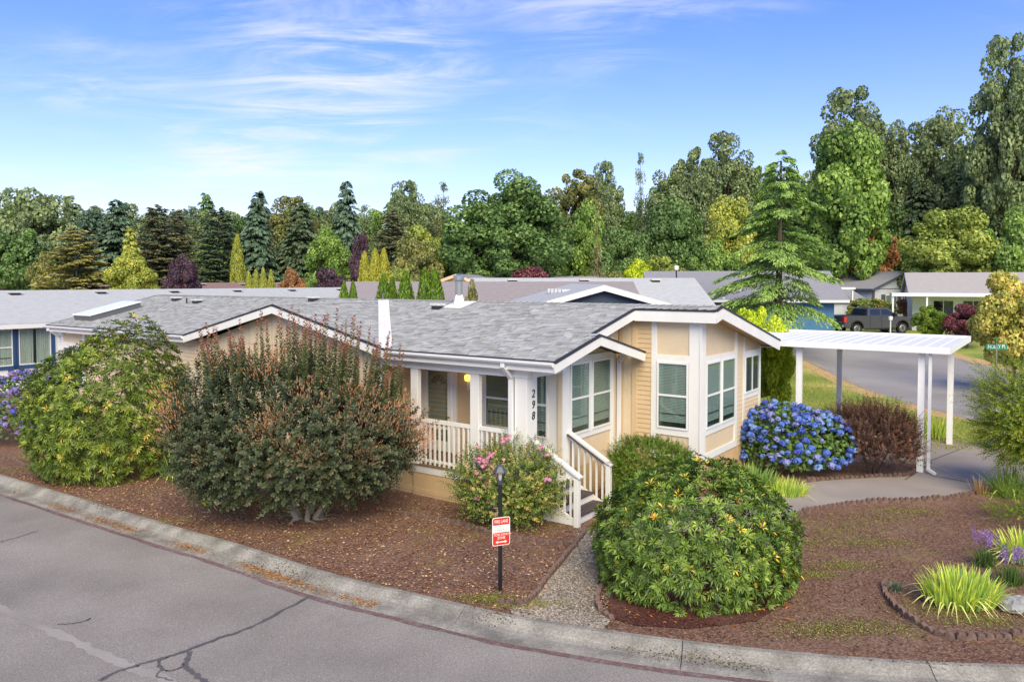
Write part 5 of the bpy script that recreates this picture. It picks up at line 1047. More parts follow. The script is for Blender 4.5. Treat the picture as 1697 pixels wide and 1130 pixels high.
# neighbours' planting
for q, (x, tp_, hwv) in enumerate(((570, 470, 12), (585, 471, 12))): t('arb', 'arborvitae', 'arb', ['small green arborvitae, left of the pair over the cross gable', 'small green arborvitae, right of the pair over the cross gable'][q], x, tp_, hwv*1.05, 30, 'arborvitae behind the house', zbase=1.2)
for q, (x, tp_, hwv, lb) in enumerate(((636, 459, 17, 'green arborvitae beside the white valley strip'), (672, 455, 19, 'single broad green arborvitae between two pairs'), (704, 449, 17, 'pointed green arborvitae nearer the chimney pipe'), (720, 452, 22, 'bushy green arborvitae nearest the chimney pipe'), (650, 464, 13, 'short arborvitae leaning on the one by the valley strip'))): t('arb', 'arborvitae', 'arb', lb, x, tp_, hwv*1.08, 29 + q*.2, 'arborvitae behind the house', zbase=1.0)
t('round', 'shrub', 'olive', 'pale wispy shrub behind the chimney pipe', 785, 468, 22, 31, cat='shrub', zbase=0)
t('round', 'dome_shrub', 'boxy', 'clipped green dome shrub in front of the pickup', 1543, 502, 30, 52, cat='shrub'); t('round', 'burgundy_shrub', 'maroon', 'burgundy red shrub by the white house', 1605, 502, 42, 50, cat='shrub'); t('round', 'shrub', 'rose', 'rounded yellowish rhododendron behind the pickup', 1440, 489, 42, 67, cat='shrub'); t('round', 'rust_shrub', 'rust', 'rust orange shrub by the wall of the pale grey house', 1508, 486, 24, 69, cat='shrub')
t('egg', 'rust_shrub', 'rust', 'rust coloured maple shrub in front of the teal house', 1146, 473, 40, 42, cat='shrub'); t('arb', 'arborvitae', 'oak', 'dark little cone shrub beside the teal house', 1108, 474, 9, 44, zbase=.2, cat='shrub')
t('round', 'lime_shrub', 'lime', 'lime yellow shrub beyond the end wall of the tan house', 1246, 490, 52, 27.5, cat='shrub', zbase=0); t('round', 'lime_shrub', 'lime', 'green yellow shrub low beside the carport post', 1280, 528, 44, 26.0, cat='shrub', zbase=0)
t('round', 'small_tree', 'pale', 'small pale leaved tree with orange tints behind the street sign', 1684, 434, 78, 33.5, zbase=.1)

# ---------- garden plants, each a dome of its own leaves
PS_ = {5: 2.0, 6: 2.1}
def dome_points(r, n, R3, lump=.12, low=-.25, shell=(.86, 1.0), seedl=0, ps=2.5):
    """points and outward normals on a lumpy half ellipsoid standing on the ground"""
    ps = PS_.get(seedl, 2.5)
    d = rsph(r, n*2); d = d[d[:, 2] > low][:n]; a = np.arctan2(d[:, 1], d[:, 0])
    rl = np.random.default_rng(seedl); lob = np.ones(len(d))
    for _ in range(9):
        c = rsph(rl, 1)[0]; c[2] = abs(c[2]); lob += lump*rl.uniform(.3, 1)*np.exp(-((1 - d@c)*9)) - lump*.25*np.exp(-((1 - d@(-c*np.array([1, 1, -1])))*12))
    pp_ = np.where(d[:, 2] > 0, ps, 2.6); d = d/((np.hypot(d[:, 0], d[:, 1])**pp_ + np.abs(d[:, 2])**pp_)**(1/pp_))[:, None]; q = r.uniform(*shell, len(d))*lob; p = d*q[:, None]*np.array(R3); n_ = unit(d*np.array([1, 1, .8])/np.array(R3)); return p, n_
def whorl_shrub(name, label, loc, R3, zc, n, colm, seed, lsz=.115, group=None, k=9, stems=7, lump=.14, low=-.55, col_shift=0.0):
    r = np.random.default_rng(seed); e = tag(empty(name, loc), label, 'shrub', group); Ps, Ds, Ns, Ls, Rs = [], [], [], [], []
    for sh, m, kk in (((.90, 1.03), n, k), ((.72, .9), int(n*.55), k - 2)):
        p, nr = dome_points(r, m, R3, lump, low, sh, seed); ax = unit(nr + np.array([0, 0, .35]) + r.normal(0, .22, nr.shape)); base = r.beta(1.6, 1.8, len(p))*.75 + col_shift - (0 if sh[0] > .85 else .15); yel = r.uniform(0, 1, len(p)) < .03  # inner shell leaves toned darker: shade between whorls put into the colour
        t1 = unit(np.cross(ax, rsph(r, len(p)))); t2 = np.cross(ax, t1); ph = r.uniform(0, 6.28, len(p))
        for i in range(kk):
            a = ph + 2*math.pi*i/kk + r.normal(0, .15, len(p)); tilt = r.uniform(.05, .95, len(p)); d = unit((t1*np.cos(a)[:, None] + t2*np.sin(a)[:, None]) + ax*tilt[:, None]); Ps.append(p + d*.012); Ds.append(d); Ns.append(ax + r.normal(0, .12, ax.shape)); Ls.append(lsz*r.uniform(.75, 1.2, len(p))); v = base + r.normal(0, .09, len(p)); v = np.where((yel & (r.uniform(0, 1, len(p)) < .6)) | (r.uniform(0, 1, len(p)) < .004), r.uniform(.9, 1.0, len(p)), np.clip(v, 0, .88)); Rs.append(v)
    Ps, Ds, Ns, Ls, Rs = map(np.concatenate, (Ps, Ds, Ns, Ls, Rs)); me = leaf_mesh('foliage', Ps + np.array([0, 0, zc]), Ds, Ns, Ls, Ls*.23, Rs, fold=.05, droop=.12); link('foliage', me, LM[colm], e)
    rr_ = random.Random(seed)
    for i in range(stems):
        a = rr_.uniform(0, 6.28); m = MB(); b = Vector((math.cos(a)*.12, math.sin(a)*.12, -.03)); q = Vector((math.cos(a)*R3[0]*.55, math.sin(a)*R3[1]*.55, zc + R3[2]*.35)); mid = b.lerp(q, .5) + Vector((0, 0, .1)); m.tube(b, mid, .035, .026, 6, cap=False); m.tube(mid, q, .026, .01, 6, cap=False); m.build('stem', M_bark, e)
    return e
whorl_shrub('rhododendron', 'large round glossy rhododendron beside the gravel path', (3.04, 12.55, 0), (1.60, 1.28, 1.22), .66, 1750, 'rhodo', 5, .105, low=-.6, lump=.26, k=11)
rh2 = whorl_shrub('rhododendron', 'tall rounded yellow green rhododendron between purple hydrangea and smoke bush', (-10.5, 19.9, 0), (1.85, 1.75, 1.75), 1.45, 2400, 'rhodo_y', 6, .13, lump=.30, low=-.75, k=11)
def shoot_shrub(name, label, loc, R3, zc, shoots, per, lsz, colm, seed, up=.5, length=.5, group=None, shell=(.7, .98), low=-.5, lump=.15, wr=.6, lean=.3, ramp_top=.25, stem=True, cat='shrub', cbase=.75):
    """leaves set spirally along many short shoots"""
    r = np.random.default_rng(seed); e = tag(empty(name, loc), label, cat, group); p, nr = dome_points(r, shoots, R3, lump, low, shell, seed); p[:, 2] += zc; m = len(p); dr = unit(nr*(1 - up) + np.array([0, 0, up]) + r.normal(0, lean, (m, 3))); ln = length*r.uniform(.6, 1.25, m)
    t = (np.arange(per) + .5)/per; PP = p[:, None, :] + dr[:, None, :]*(t[None, :, None]*ln[:, None, None]); t1 = unit(np.cross(dr, rsph(r, m))); t2 = np.cross(dr, t1); an = (np.arange(per)*2.4)[None, :] + r.uniform(0, 6.28, (m, 1)); side = t1[:, None, :]*np.cos(an)[..., None] + t2[:, None, :]*np.sin(an)[..., None]
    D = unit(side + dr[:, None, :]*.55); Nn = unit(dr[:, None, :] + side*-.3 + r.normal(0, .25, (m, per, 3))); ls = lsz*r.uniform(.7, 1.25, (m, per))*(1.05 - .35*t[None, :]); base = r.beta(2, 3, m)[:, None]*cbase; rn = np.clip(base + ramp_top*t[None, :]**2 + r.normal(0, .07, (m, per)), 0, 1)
    me = leaf_mesh('foliage', PP.reshape(-1, 3), D.reshape(-1, 3), Nn.reshape(-1, 3), ls.ravel(), ls.ravel()*wr, rn.ravel()); link('foliage', me, LM[colm], e)
    if stem:
        for i in range(6):
            a = i*1.05 + seed; mb = MB(); b = Vector((math.cos(a)*.1, math.sin(a)*.1, -.03)); q = Vector((math.cos(a)*R3[0]*.5, math.sin(a)*R3[1]*.5, zc + R3[2]*.3)); mb.tube(b, b.lerp(q, .5), .03, .022, 6, cap=False); mb.tube(b.lerp(q, .5), q, .022, .008, 6, cap=False); mb.build('stem', M_bark, e)
    return e
# smoke bush: dark rounded mass, upright leafy shoots on top, orange spent plumes
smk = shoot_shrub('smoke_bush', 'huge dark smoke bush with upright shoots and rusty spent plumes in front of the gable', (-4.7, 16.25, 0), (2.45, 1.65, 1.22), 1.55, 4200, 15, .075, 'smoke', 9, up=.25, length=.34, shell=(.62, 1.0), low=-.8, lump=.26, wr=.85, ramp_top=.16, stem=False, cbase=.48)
r = np.random.default_rng(19); m_ = 120
sx = r.uniform(-1.6, 2.3, m_); sy = r.uniform(-1.0, 1.0, m_); sz = 1.75 + 1.25*np.sqrt(np.maximum(0, 1 - (sx/2.7)**2 - (sy/1.8)**2)); ln = r.uniform(.7, 1.55, m_)*(.7 + .3*np.cos((sx - .3)/1.9)); per = 60
dr = unit(np.stack([sx*.06 + r.normal(0, .05, m_), r.normal(0, .05, m_), np.ones(m_)], 1)); tt = (np.arange(per) + .3)/per; P_ = np.stack([sx, sy, sz], 1)[:, None, :] + dr[:, None, :]*(tt[None, :, None]*ln[:, None, None]); an = (np.arange(per)*2.4)[None, :] + r.uniform(0, 6.28, (m_, 1)); sd_ = np.stack([np.cos(an), np.sin(an), np.zeros_like(an)], 2); D_ = unit(sd_ + np.array([0, 0, .75])); N_ = unit(np.array([0, 0, 1.0]) - sd_*.5 + r.normal(0, .2, sd_.shape)); ls = .095*r.uniform(.7, 1.2, (m_, per))*(1.1 - .5*tt[None, :])
link('upright_shoots', leaf_mesh('upright_shoots', P_.reshape(-1, 3), D_.reshape(-1, 3), N_.reshape(-1, 3), ls.ravel(), ls.ravel()*.8, np.clip(.15 + .75*tt[None, :]**1.5 + r.normal(0, .12, (m_, per)), 0, 1).ravel()), LM['smoke_shoot'], smk)
pc, pn = dome_points(np.random.default_rng(4), 95, (2.45, 1.65, 1.22), .26, -.05, (1.0, 1.07), 9); pc[:, 2] += 1.6; pp = np.repeat(pc, 90, 0); q_ = r.normal(0, 1, pp.shape)*np.array([.16, .16, .13]); pd = unit(np.repeat(pn, 90, 0) + q_*2.5 + np.array([0, 0, .8]))
link('spent_plumes', leaf_mesh('spent_plumes', pp + q_, pd, rsph(r, len(pp)), r.uniform(.05, .12, len(pp)), .012, r.uniform(0, 1, len(pp))), LM['plume'], smk)
for i, (a, lnv, rad) in enumerate(((.2, .9, .075), (1.4, .9, .06), (2.6, .9, .055), (3.9, .9, .07), (5.0, .9, .06), (5.8, .9, .065))):
    m = MB(); b = Vector((.35 + math.cos(a)*.22, -.05 + math.sin(a)*.2, -.05)); q = b + Vector((math.cos(a)*.75, math.sin(a)*.7, lnv)); c = b.lerp(q, .5) + Vector((.05, -.03, .15)); m.tube(b - Vector((math.cos(a)*-.18, math.sin(a)*-.18, .03)), b + Vector((0, 0, .06)), rad*.55, rad, 7, cap=False); m.tube(b + Vector((0, 0, .05)), c, rad, rad*.7, 7, cap=False); m.tube(c, q, rad*.7, rad*.3, 7, cap=False); m.build('stem', M_bark_p, smk, smooth_=True)
    m = MB(); m.tube(b + Vector((0, 0, .03)), b + Vector((math.cos(a + .5)*.75, math.sin(a + .5)*.6, .0)), rad*.5, .02, 6, cap=False); m.build('surface_root', M_bark_p, smk)

# flower heads as separate balls of petals, shared meshes
def ball_mesh(name, n, rad, psz, seed, fl=.85):
    r = np.random.default_rng(seed); d = rsph(r, n); d[:, 2] = np.where(d[:, 2] < -.45, -d[:, 2], d[:, 2]); p = d*np.array([rad, rad, rad*fl]); t1 = unit(np.cross(d, rsph(r, n))); t2 = np.cross(d, t1); vs = np.stack([p + t1*psz, p + t2*psz, p - t1*psz, p - t2*psz], 1); vs += (d*psz*.3)[:, None, :]*r.uniform(-1, 1, (n, 4, 1)); core = MB(); me = np_mesh(name, vs.reshape(-1, 3), np.arange(n*4).reshape(-1, 4), np.clip(r.beta(2, 2, n), 0, 1)); return me
M_hyb = [ramp_mat('hydrangea_petal_' + n, st, .8, .25, .1) for n, st in (('blue', [(0, lc(62, 96, 184)), (.6, lc(98, 134, 214)), (1, lc(150, 180, 236))]), ('deepblue', [(0, lc(54, 78, 172)), (1, lc(104, 126, 212))]), ('lilac', [(0, lc(118, 128, 200)), (1, lc(178, 184, 230))]), ('skyblue', [(0, lc(92, 138, 206)), (1, lc(158, 190, 232))]))]
M_hyp = [ramp_mat('hydrangea_petal_' + n, st, .7, .2, .2) for n, st in (('violet', [(0, lc(104, 102, 178)), (1, lc(156, 152, 212))]), ('mauve', [(0, lc(120, 98, 168)), (1, lc(178, 156, 204))]), ('blueviolet', [(0, lc(66, 78, 180)), (1, lc(112, 126, 216))]), ('greyviolet', [(0, lc(116, 112, 166)), (1, lc(168, 160, 196))]))]
FB = [ball_mesh('flower_head', 70, .085, .026, s) for s in (1, 2, 3)]
for me in FB: me.materials.append(None)
def hydrangea(label, loc, R3, zc, nl, nf, mats, seed, fr=1.0):
    r = np.random.default_rng(seed); e = tag(empty('hydrangea', loc), label, 'shrub', 'hydrangeas'); Ps, Ns = [], []
    for sh, m in (((.86, .97), nl), ((.65, .85), nl//2)): p, nr = dome_points(r, m, R3, .3, -.6, sh, seed); Ps.append(p); Ns.append(nr)
    p, nr = np.concatenate(Ps), np.concatenate(Ns); d = unit(np.cross(nr, rsph(r, len(p))) + nr*.4); link('foliage', leaf_mesh('foliage', p + np.array([0, 0, zc]), d, unit(nr + r.normal(0, .3, nr.shape) + np.array([0, 0, .5])), r.uniform(.10, .16, len(p)), .085, r.beta(2, 2, len(p))), LM['hydrangea'], e)
    cand, cn = dome_points(r, 2600, R3, .3, -.5, (.93, 1.05), seed); keep = []
    patch = np.sin(cand[:, 0]*3.1 + seed) + np.sin(cand[:, 2]*4.3 + cand[:, 1]*2.2); 
    for i in range(len(cand)):
        if patch[i] < -.9 and r.uniform() < .8: continue
        if all(np.linalg.norm(cand[i] - cand[j]) > .118*fr for j in keep): keep.append(i)
        if len(keep) >= nf: break
    for i in keep:
        o_ = bpy.data.objects.new('flower_head', FB[r.integers(3)]); COL.objects.link(o_); o_.parent = e; o_.location = cand[i] + np.array([0, 0, zc]); o_.scale = [r.uniform(.62, 1.15)*fr]*3; o_.rotation_euler = tuple(r.uniform(0, 6, 3)*np.array([.1, .1, 1])); o_.material_slots[0].link = 'OBJECT'; o_.material_slots[0].material = mats[int(r.choice(4, p=[.45, .2, .15, .2]))]
    for i in range(6):
        a = i*1.05; m = MB(); m.tube((math.cos(a)*.1, math.sin(a)*.1, -.02), (math.cos(a)*R3[0]*.6, math.sin(a)*R3[1]*.6, zc + R3[2]*.3), .014, .007, 5); m.build('stem', M_twig, e)
    return e
hydrangea('wide bright blue hydrangea beside the end wall of the tan house', tuple(hw(2.62, 7.75)), (1.35, 1.2, .78), .74, 2600, 270, M_hyb, 3, 1.15)
hydrangea('violet blue hydrangea beneath the navy trimmed windows', (-15.3, 24.0, 0), (1.45, 1.25, 1.05), .95, 1300, 200, M_hyp, 8, 1.15)
# barberry, evergreen by the steps, rose
shoot_shrub('barberry', 'dark brown leaved barberry between blue hydrangea and carport post', (9.45, 20.0, 0), (1.12, 1.0, .86), .78, 1700, 22, .055, 'barberry', 21, up=.55, length=.42, shell=(.55, .95), lump=.25, wr=.5, ramp_top=.3)
shoot_shrub('evergreen_shrub', 'dense mossy green evergreen shrub between steps and corner window', tuple(hw(1.05, 2.6)), (.95, .8, .62), .82, 2600, 14, .042, 'boxy', 23, up=.4, length=.16, shell=(.7, 1.0), low=-.9, lump=.16, wr=.5, ramp_top=.2)
shoot_shrub('thin_shrub', 'thin straggly shrub against the wall beside the handrail', tuple(hw(.30, 2.75)), (.42, .32, .55), .62, 150, 12, .05, 'rose', 25, up=.5, length=.3, shell=(.4, 1.0), lump=.2, wr=.55)
rose = shoot_shrub('rose_bush', 'sprawling rose bush with pink blooms in front of the porch', tuple(gp(846, 868)), (1.0, .75, .72), .72, 1700, 16, .056, 'rose', 27, up=.35, length=.34, shell=(.5, 1.0), low=-.75, lump=.3, wr=.62, ramp_top=.35, lean=.4)
M_pink = [ramp_mat('pink_petal', [(0, lc(214, 128, 164)), (.6, lc(236, 170, 196)), (1, lc(248, 214, 224))], .7, .3, .2)]
RB = ball_mesh('bloom', 26, .034, .024, 9, .7); RB.materials.append(M_pink[0])
rr_ = random.Random(5)
def blooms(c, n, sp):
    for i in range(n):
        o_ = bpy.data.objects.new('bloom', RB); COL.objects.link(o_); o_.parent = rose; q = Vector((rr_.gauss(0, sp), rr_.gauss(0, sp*.5), rr_.gauss(0, sp*1.25))); o_.location = Vector(c) - rose.location + q; o_.scale = [rr_.uniform(.8, 1.35)]*3; o_.rotation_euler = (rr_.uniform(-.6, .6), rr_.uniform(-.6, .6), rr_.uniform(0, 6))
yb = rose.location.y
for (px, py, n, sp, dy) in ((812, 780, 34, .12, -.35), (800, 762, 10, .08, -.35), (815, 800, 18, .09, -.42), (895, 745, 5, .06, -.3), (838, 728, 5, .05, -.2), (905, 797, 4, .03, -.62), (815, 835, 4, .05, -.6), (792, 824, 3, .03, -.55), (822, 853, 2, .02, -.6)): blooms(at(px, py, yb + dy), n, sp)
# long red-brown rose canes
for i in range(14):
    a = rr_.uniform(0, 6.28); m = MB(); b = Vector((rr_.uniform(-.7, .7), rr_.uniform(-.4, .4), .7)); q = b + Vector((math.cos(a)*.4, math.sin(a)*.3, rr_.uniform(.5, .95))); m.tube(b, q, .006, .003, 4); m.build('cane', M_twig, rose)

# blades: iris, daylily, grasses
def blades(name, label, loc, n, rad, hmin, hmax, colm, seed, bend=.5, wd=.03, cat='plant', group=None, flop=.1, lean=.45, segs=5):
    r = np.random.default_rng(seed); e = tag(empty(name, loc), label, cat, group); vs, qs, rn = [], [], []
    for i in range(n):
        a = r.uniform(0, 6.28); q = math.sqrt(r.uniform(0, 1)); b = np.array([math.cos(a)*q*rad[0]*.62, math.sin(a)*q*rad[1]*.62, -.01]); od = np.array([math.cos(a + r.normal(0, .5)), math.sin(a + r.normal(0, .5)), 0]); h = r.uniform(hmin, hmax)*(1 - .25*q); fl_ = r.uniform() < flop; bn = bend*r.uniform(.3, 1.3)*(.35 + q) + (1.2 if fl_ else 0); w_ = wd*r.uniform(.7, 1.2); sdv = np.cross(od, [0, 0, 1]); sdv = unit(sdv*math.cos(.6*r.normal()) + od*.5*r.normal()); k0 = len(vs)
        c = r.uniform(.05, .75) if not fl_ else r.uniform(.85, 1)
        for j in range(segs + 1):
            t_ = j/segs; p = b + np.array([0, 0, 1])*h*(t_ - bn*.32*t_**2.4 - (.45*t_**3 if fl_ else 0)) + od*h*(lean*.5*t_*q + bn*.42*t_**2); p[2] = max(p[2], .012); w2 = w_*(1 - t_**2.2)*.5 + .0015; vs += [p + sdv*w2, p - sdv*w2]
            if j: qs.append((k0 + 2*j - 2, k0 + 2*j - 1, k0 + 2*j + 1, k0 + 2*j)); rn.append(min(1, c*(.55 + .6*t_)))
    link('blades', np_mesh('blades', np.array(vs), np.array(qs), np.array(rn)), LM[colm], e); return e
blades('iris_clump', 'wide yellow green iris clump inside the curved edging', tuple(gp(1592, 1000)), 520, (.85, .52), .42, .74, 'iris_y', 1, .55, .034, group='iris clumps', flop=.10)
blades('iris_clump', 'yellowing iris clump behind the purple flower spikes', tuple(gp(1700, 930)), 260, (.6, .45), .5, .85, 'iris_y', 2, .7, .034, group='iris clumps')
blades('iris_clump', 'blue green iris clump at the edge of the carport slab', tuple(gp(1672, 822)), 130, (.5, .45), .6, 1.0, 'iris_g', 3, .6, .042, group='iris clumps', flop=.08)
blades('daylily_clump', 'pale daylily clump behind the carport post', tuple(gp(1552, 728)), 240, (.7, .5), .5, 1.05, 'iris_y', 4, .4, .03, group='iris clumps')
blades('grassy_clump', 'bright green sword leaved clump below the corner bay window', tuple(hw(2.35, 5.0)), 620, (.95, .75), .5, .85, 'iris_g', 5, .5, .026, group='iris clumps'); blades('grassy_clump', 'yellow tipped sword leaved clump next to the hydrangea', tuple(hw(3.2, 5.2)), 300, (.7, .5), .35, .6, 'iris_y', 15, .6, .022, group='iris clumps')
blades('iris_clump', 'dark green iris clump between rhododendron and smoke bush', tuple(gp(285, 792)), 70, (.35, .3), .4, .8, 'iris_g', 6, .6, .04, group='iris clumps'); blades('iris_clump', 'small pale iris tuft under the smoke bush edge', tuple(gp(348, 838)), 36, (.22, .2), .25, .45, 'iris_y', 7, .9, .03, group='iris clumps'); blades('dry_grass', 'dry brown grass tuft under the smoke bush', tuple(gp(405, 832)), 220, (.55, .35), .25, .5, 'straw', 8, .9, .010)
blades('daylily_clump', 'half dry daylily tuft under the smoke bush', tuple(gp(398, 818)), 40, (.3, .25), .4, .6, 'iris_y', 10, .4, .03)
blades('grey_herb', 'small grey green tuft inside the curved edging', tuple(gp(1484, 978)), 90, (.16, .14), .10, .2, 'fir', 11, .5, .012)
blades('dry_grass', 'straw coloured stems at the corner of the carport slab', tuple(gp(1624, 818)), 60, (.3, .2), .3, .6, 'straw', 12, .5, .012)
# purple flower spikes (gayfeather)
M_lia = ramp_mat('gayfeather_purple', [(0, lc(124, 88, 168)), (.6, lc(166, 126, 200)), (1, lc(206, 172, 222))], .7, .25, .2)
def spikes(label, loc, n, rad, h, seed):
    e = blades('gayfeather', label, loc, n*9, rad, h*.45, h*.75, 'hydrangea', seed, .4, .012, group='gayfeather clumps'); r = np.random.default_rng(seed)
    for i in range(n):
        x, y = r.normal(0, rad[0]*.5), r.normal(0, rad[1]*.5); m = 70; t_ = r.uniform(0, 1, m); a = r.uniform(0, 6.28, m); z = h*(.62 + .38*t_); pr = .02*(1.2 - t_*.5); d = np.stack([np.cos(a), np.sin(a), np.full(m, .25)], 1); p = np.stack([x + np.cos(a)*pr*.5, y + np.sin(a)*pr*.5, z], 1); ln = r.uniform(.014, .03, m); link('flower_spike', leaf_mesh('flower_spike', p, d, rsph(r, m), ln, .012, r.uniform(0, 1, m)), M_lia, e)
spikes('purple gayfeather spikes at the back of the iris bed', tuple(gp(1632, 938)), 16, (.26, .2), .62, 1); spikes('denser purple gayfeather spikes beside the garden stones', tuple(gp(1675, 968)), 20, (.3, .2), .62, 2)
# stones in the iris bed
for i, (px, py, s_) in enumerate(((1676, 1012, .16), (1690, 1000, .12), (1668, 1000, .13))):
    p = gp(px, py); m = MB(); rs = random.Random(i); m.lathe([(.55*s_, 0), (1.0*s_, .18*s_), (1.05*s_, .5*s_), (.8*s_, .85*s_), (.3*s_, 1.0*s_)], 9); m.v = [(x*rs.uniform(.8, 1.2), y*rs.uniform(.8, 1.2), z*rs.uniform(.9, 1.1)) for x, y, z in m.v]
    o_ = m.build('garden_stone', mat('garden_stone', lin(150, 150, 150), .9, var=.25, scale=5, bump=.5), smooth_=False); o_.location = p; tag(o_, ['large flat grey stone beside the iris clump', 'smaller grey stone leaning behind the flat stone', 'pale grey stone tucked under the iris blades'][i], 'stone', 'stones in the iris bed')
# conifer at the right edge: loose golden green sprays
r = np.random.default_rng(77)
jun = shoot_shrub('cypress_tree', 'loose golden green cypress beside the concrete walk and utility cabinets', (12.1, 17.8, 0), (.95, .95, 1.1), 1.75, 3200, 22, .06, 'juniper', 31, up=.05, length=.42, shell=(.55, 1.02), low=-.9, lump=.4, wr=.35, ramp_top=.35, stem=False, cat='tree'); m = MB(); m.tube((0, 0, -.05), (.05, 0, 2.9), .14, .05, 8); m.build('trunk', M_bark_d, jun)
for i in range(14): a = r.uniform(0, 6.28); z = r.uniform(.8, 2.6); m = MB(); m.tube((0, 0, z), (math.cos(a)*.95, math.sin(a)*.9, z + .3), .03, .008, 5); m.build('limb', M_bark_d, jun)
shoot_shrub('juniper_shrub', 'low feathery green juniper at the walk corner under the cypress', (10.9, 15.6, 0), (1.0, .85, .55), .35, 700, 20, .045, 'juniper', 33, up=.2, length=.3, shell=(.5, 1.0), lump=.2, wr=.3, ramp_top=.2)

# ---------- litter: fallen leaves and bark chips, pebbles, moss and weeds (uncountable)
r = np.random.default_rng(99)
def scatter(name, label, n, sampler, lmin, lmax, stops, wr=.5, lift=.004, tilt=.25, cat='litter'):
    xy = sampler(n); m = len(xy); p = np.concatenate([xy[:, :2], xy[:, 2:3] + lift + r.uniform(0, .006, (m, 1))], 1); a = r.uniform(0, 6.28, m); d = np.stack([np.cos(a), np.sin(a), r.normal(0, tilt*.4, m)], 1); nn_ = unit(np.array([0, 0, 1.0]) + r.normal(0, tilt, (m, 3))); ls = r.uniform(lmin, lmax, m); o_ = link(name, leaf_mesh(name, p, d, nn_, ls, ls*wr, r.uniform(0, 1, m), fold=.12), ramp_mat('litter_' + name, stops, .85, .1, .2)); return tag(o_, label, cat, kind='stuff')
kbx = np.array([[p.x, p.y] for p in kb]); ko = np.argsort(kbx[:, 0])
def above_kerb(x, y, mrg=.05): return y > np.interp(x, kbx[ko, 0], kbx[ko, 1]) + mrg
pxw, pyw = np.array([p.x for p in wt]), np.array([p.y for p in wt])
def yard(n, x0=-14, x1=12, depth=6.5):
    x = r.uniform(x0, x1, n*3); y = np.interp(x, kbx[ko, 0], kbx[ko, 1]) + .08 + r.uniform(0, 1, n*3)**1.2*depth; d = np.stack([x, y, np.zeros_like(x)], 1); u_ = (d - R0)@U[:3]; v_ = (d - R0)@V[:3]; inside = (v_ > .25) & (u_ < 1.6); walkz = (x > 1.8) & (y > np.interp(x, np.sort(np.array([p.x for p in wb])), np.array([p.y for p in wb])[np.argsort([p.x for p in wb])]) - .1); grav = (np.abs(x - (.85 + (y - 11.2)*.23)) < .55) & (y < 15.6); k_ = ~(inside | walkz | grav); return d[k_][:n]
scatter('fallen_leaves', 'tan and orange fallen leaves strewn over the mulch beds', 9000, lambda n: yard(n, -13, 1.2, 5.0), .025, .07, [(0, lc(150, 96, 66)), (.5, lc(196, 146, 104)), (.85, lc(222, 188, 150)), (1, lc(236, 216, 190))])
scatter('bark_chips', 'dark red brown bark chips over the whole mulch yard', 22000, lambda n: yard(n), .02, .06, [(0, lc(52, 32, 30)), (.5, lc(104, 70, 62)), (1, lc(156, 124, 112))], .35)
def gutter(n):
    i = r.integers(14, 40, n); t_ = r.uniform(0, 1, n)[:, None]; A = np.array([list(kb[q]) for q in i]); B = np.array([list(kb[q + 1]) for q in i]); p = A + (B - A)*t_; tn = unit(B - A); nn_ = np.stack([tn[:, 1], -tn[:, 0], np.zeros(n)], 1); d = np.clip(r.normal(.50, .08, n), .34, .68); dens = np.sin(p[:, 0]*1.3) + np.sin(p[:, 0]*3.1 + 1) + r.normal(0, .7, n); p = p + nn_*d[:, None]; p[:, 2] = -.080; return p[dens > .1]
scatter('gutter_leaves', 'rusty pine needles and leaves gathered in the gutter', 9000, gutter, .02, .055, [(0, lc(140, 88, 52)), (.6, lc(204, 146, 92)), (1, lc(226, 186, 136))], .3)
def kerbmoss(n):
    c = [(-4.2, .25, .5), (-3.6, .3, .35), (2.0, .38, .3), (2.6, .36, .3), (3.0, .4, .25), (-.2, .2, .15), (-9.0, .15, .5), (5.5, .1, .5)]; o_ = []
    for q in range(n):
        cx_, d, w_ = c[q % len(c)]; x = cx_ + r.normal(0, w_); j = int(np.argmin(np.abs(kbx[:60, 0] - x))); tn = (kb[j + 1] - kb[j]).normalized(); dd = abs(d + r.normal(0, .07)); p = Vector((x, np.interp(x, kbx[ko, 0], kbx[ko, 1]), 0)) + Vector((tn.y, -tn.x, 0))*dd; o_.append((p.x, p.y, float(np.interp(dd, [0, .07, .15, .24, .33, .43, .68], [0, .035, .03, -.015, -.065, -.083, -.088]))))
    return np.array(o_)
scatter('kerb_moss', 'dark dry moss and dirt clinging to the kerb', 1400, kerbmoss, .012, .035, [(0, lc(58, 50, 34)), (.6, lc(96, 84, 50)), (1, lc(140, 124, 76))], .7, .002, .7, cat='moss')
def under_rhodo(n):
    a = r.uniform(0, 6.28, n); q = np.sqrt(r.uniform(.3, 1, n))*1.75; return np.stack([3.0 + np.cos(a)*q, 12.3 + np.sin(a)*q*.75, np.zeros(n)], 1)
def on_bed(n): p = under_rhodo(n); return p[above_kerb(p[:, 0], p[:, 1])]
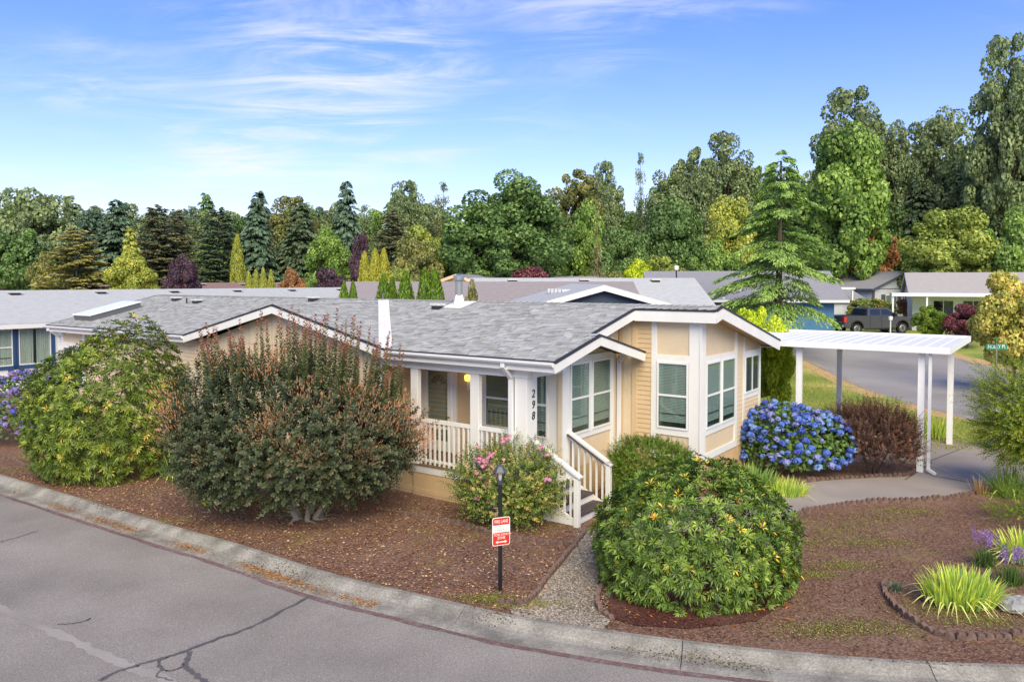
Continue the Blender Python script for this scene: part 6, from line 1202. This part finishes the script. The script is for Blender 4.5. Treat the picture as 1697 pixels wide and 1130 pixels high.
scatter('rhododendron_leaves', 'curled orange rhododendron leaves lying on the dark bark', 150, on_bed, .07, .12, [(0, lc(150, 84, 48)), (.7, lc(206, 130, 66)), (1, lc(226, 186, 100))], .28, .01, .4)
def gravelp(n): y = r.uniform(11.2, 15.4, n); return np.stack([.85 + (y - 11.2)*.23 + r.uniform(-.5, .5, n), y, np.zeros(n)], 1)
scatter('pebbles', 'pale grey pebbles of the gravel path', 5000, gravelp, .015, .035, [(0, lc(104, 96, 86)), (.5, lc(160, 150, 138)), (1, lc(208, 198, 184))], .9, .006, .5, cat='gravel')
def weeds(n):
    c = np.array([[6.5, 15.3], [5.6, 14.6], [7.6, 16.0], [5.9, 13.4], [7.0, 14.6], [4.4, 10.9], [5.2, 11.0], [.2, 11.8], [-.4, 12.0], [6.9, 11.2], [5.1, 13.0], [8.5, 16.6], [-12.6, 20.4], [6.6, 11.6]]); i = r.integers(0, len(c), n); sp_ = np.array([.5, .35, .45, .22, .3, .3, .3, .2, .2, .25, .2, .3, .4, .3])[i][:, None]; p = c[i] + r.normal(0, 1, (n, 2))*sp_*np.array([1.5, .55]); p = np.concatenate([p, np.zeros((n, 1))], 1); return p[above_kerb(p[:, 0], p[:, 1])]
scatter('ground_weeds', 'low yellow green moss and weeds creeping over the mulch', 26000, weeds, .010, .03, [(0, lc(84, 96, 44)), (.5, lc(132, 138, 66)), (1, lc(186, 176, 104))], .5, .006, .8, cat='weeds')
# short grass on the lawn strip by the carport
def lawnp(n): y = r.uniform(22.5, 47, n); return np.stack([r.uniform(12.3, 16.2, n) - (y > 28)*r.uniform(0, 3.2, n), y, np.array([terr(0, q) for q in y]) + .006], 1)
gxyz = lawnp(26000); m = len(gxyz); a = r.uniform(0, 6.28, m); gd = np.stack([np.cos(a)*.5, np.sin(a)*.5, np.ones(m)], 1); ls = r.uniform(.04, .10, m)
tag(link('grass', leaf_mesh('grass', gxyz, gd, rsph(r, m), ls, ls*.28, r.uniform(0, 1, m)), ramp_mat('grass_blade', [(0, lc(122, 142, 66)), (.5, lc(164, 172, 86)), (1, lc(208, 192, 118))], .8, .4, .2)), 'short yellow green grass on the strip by the side street', 'grass', kind='stuff')
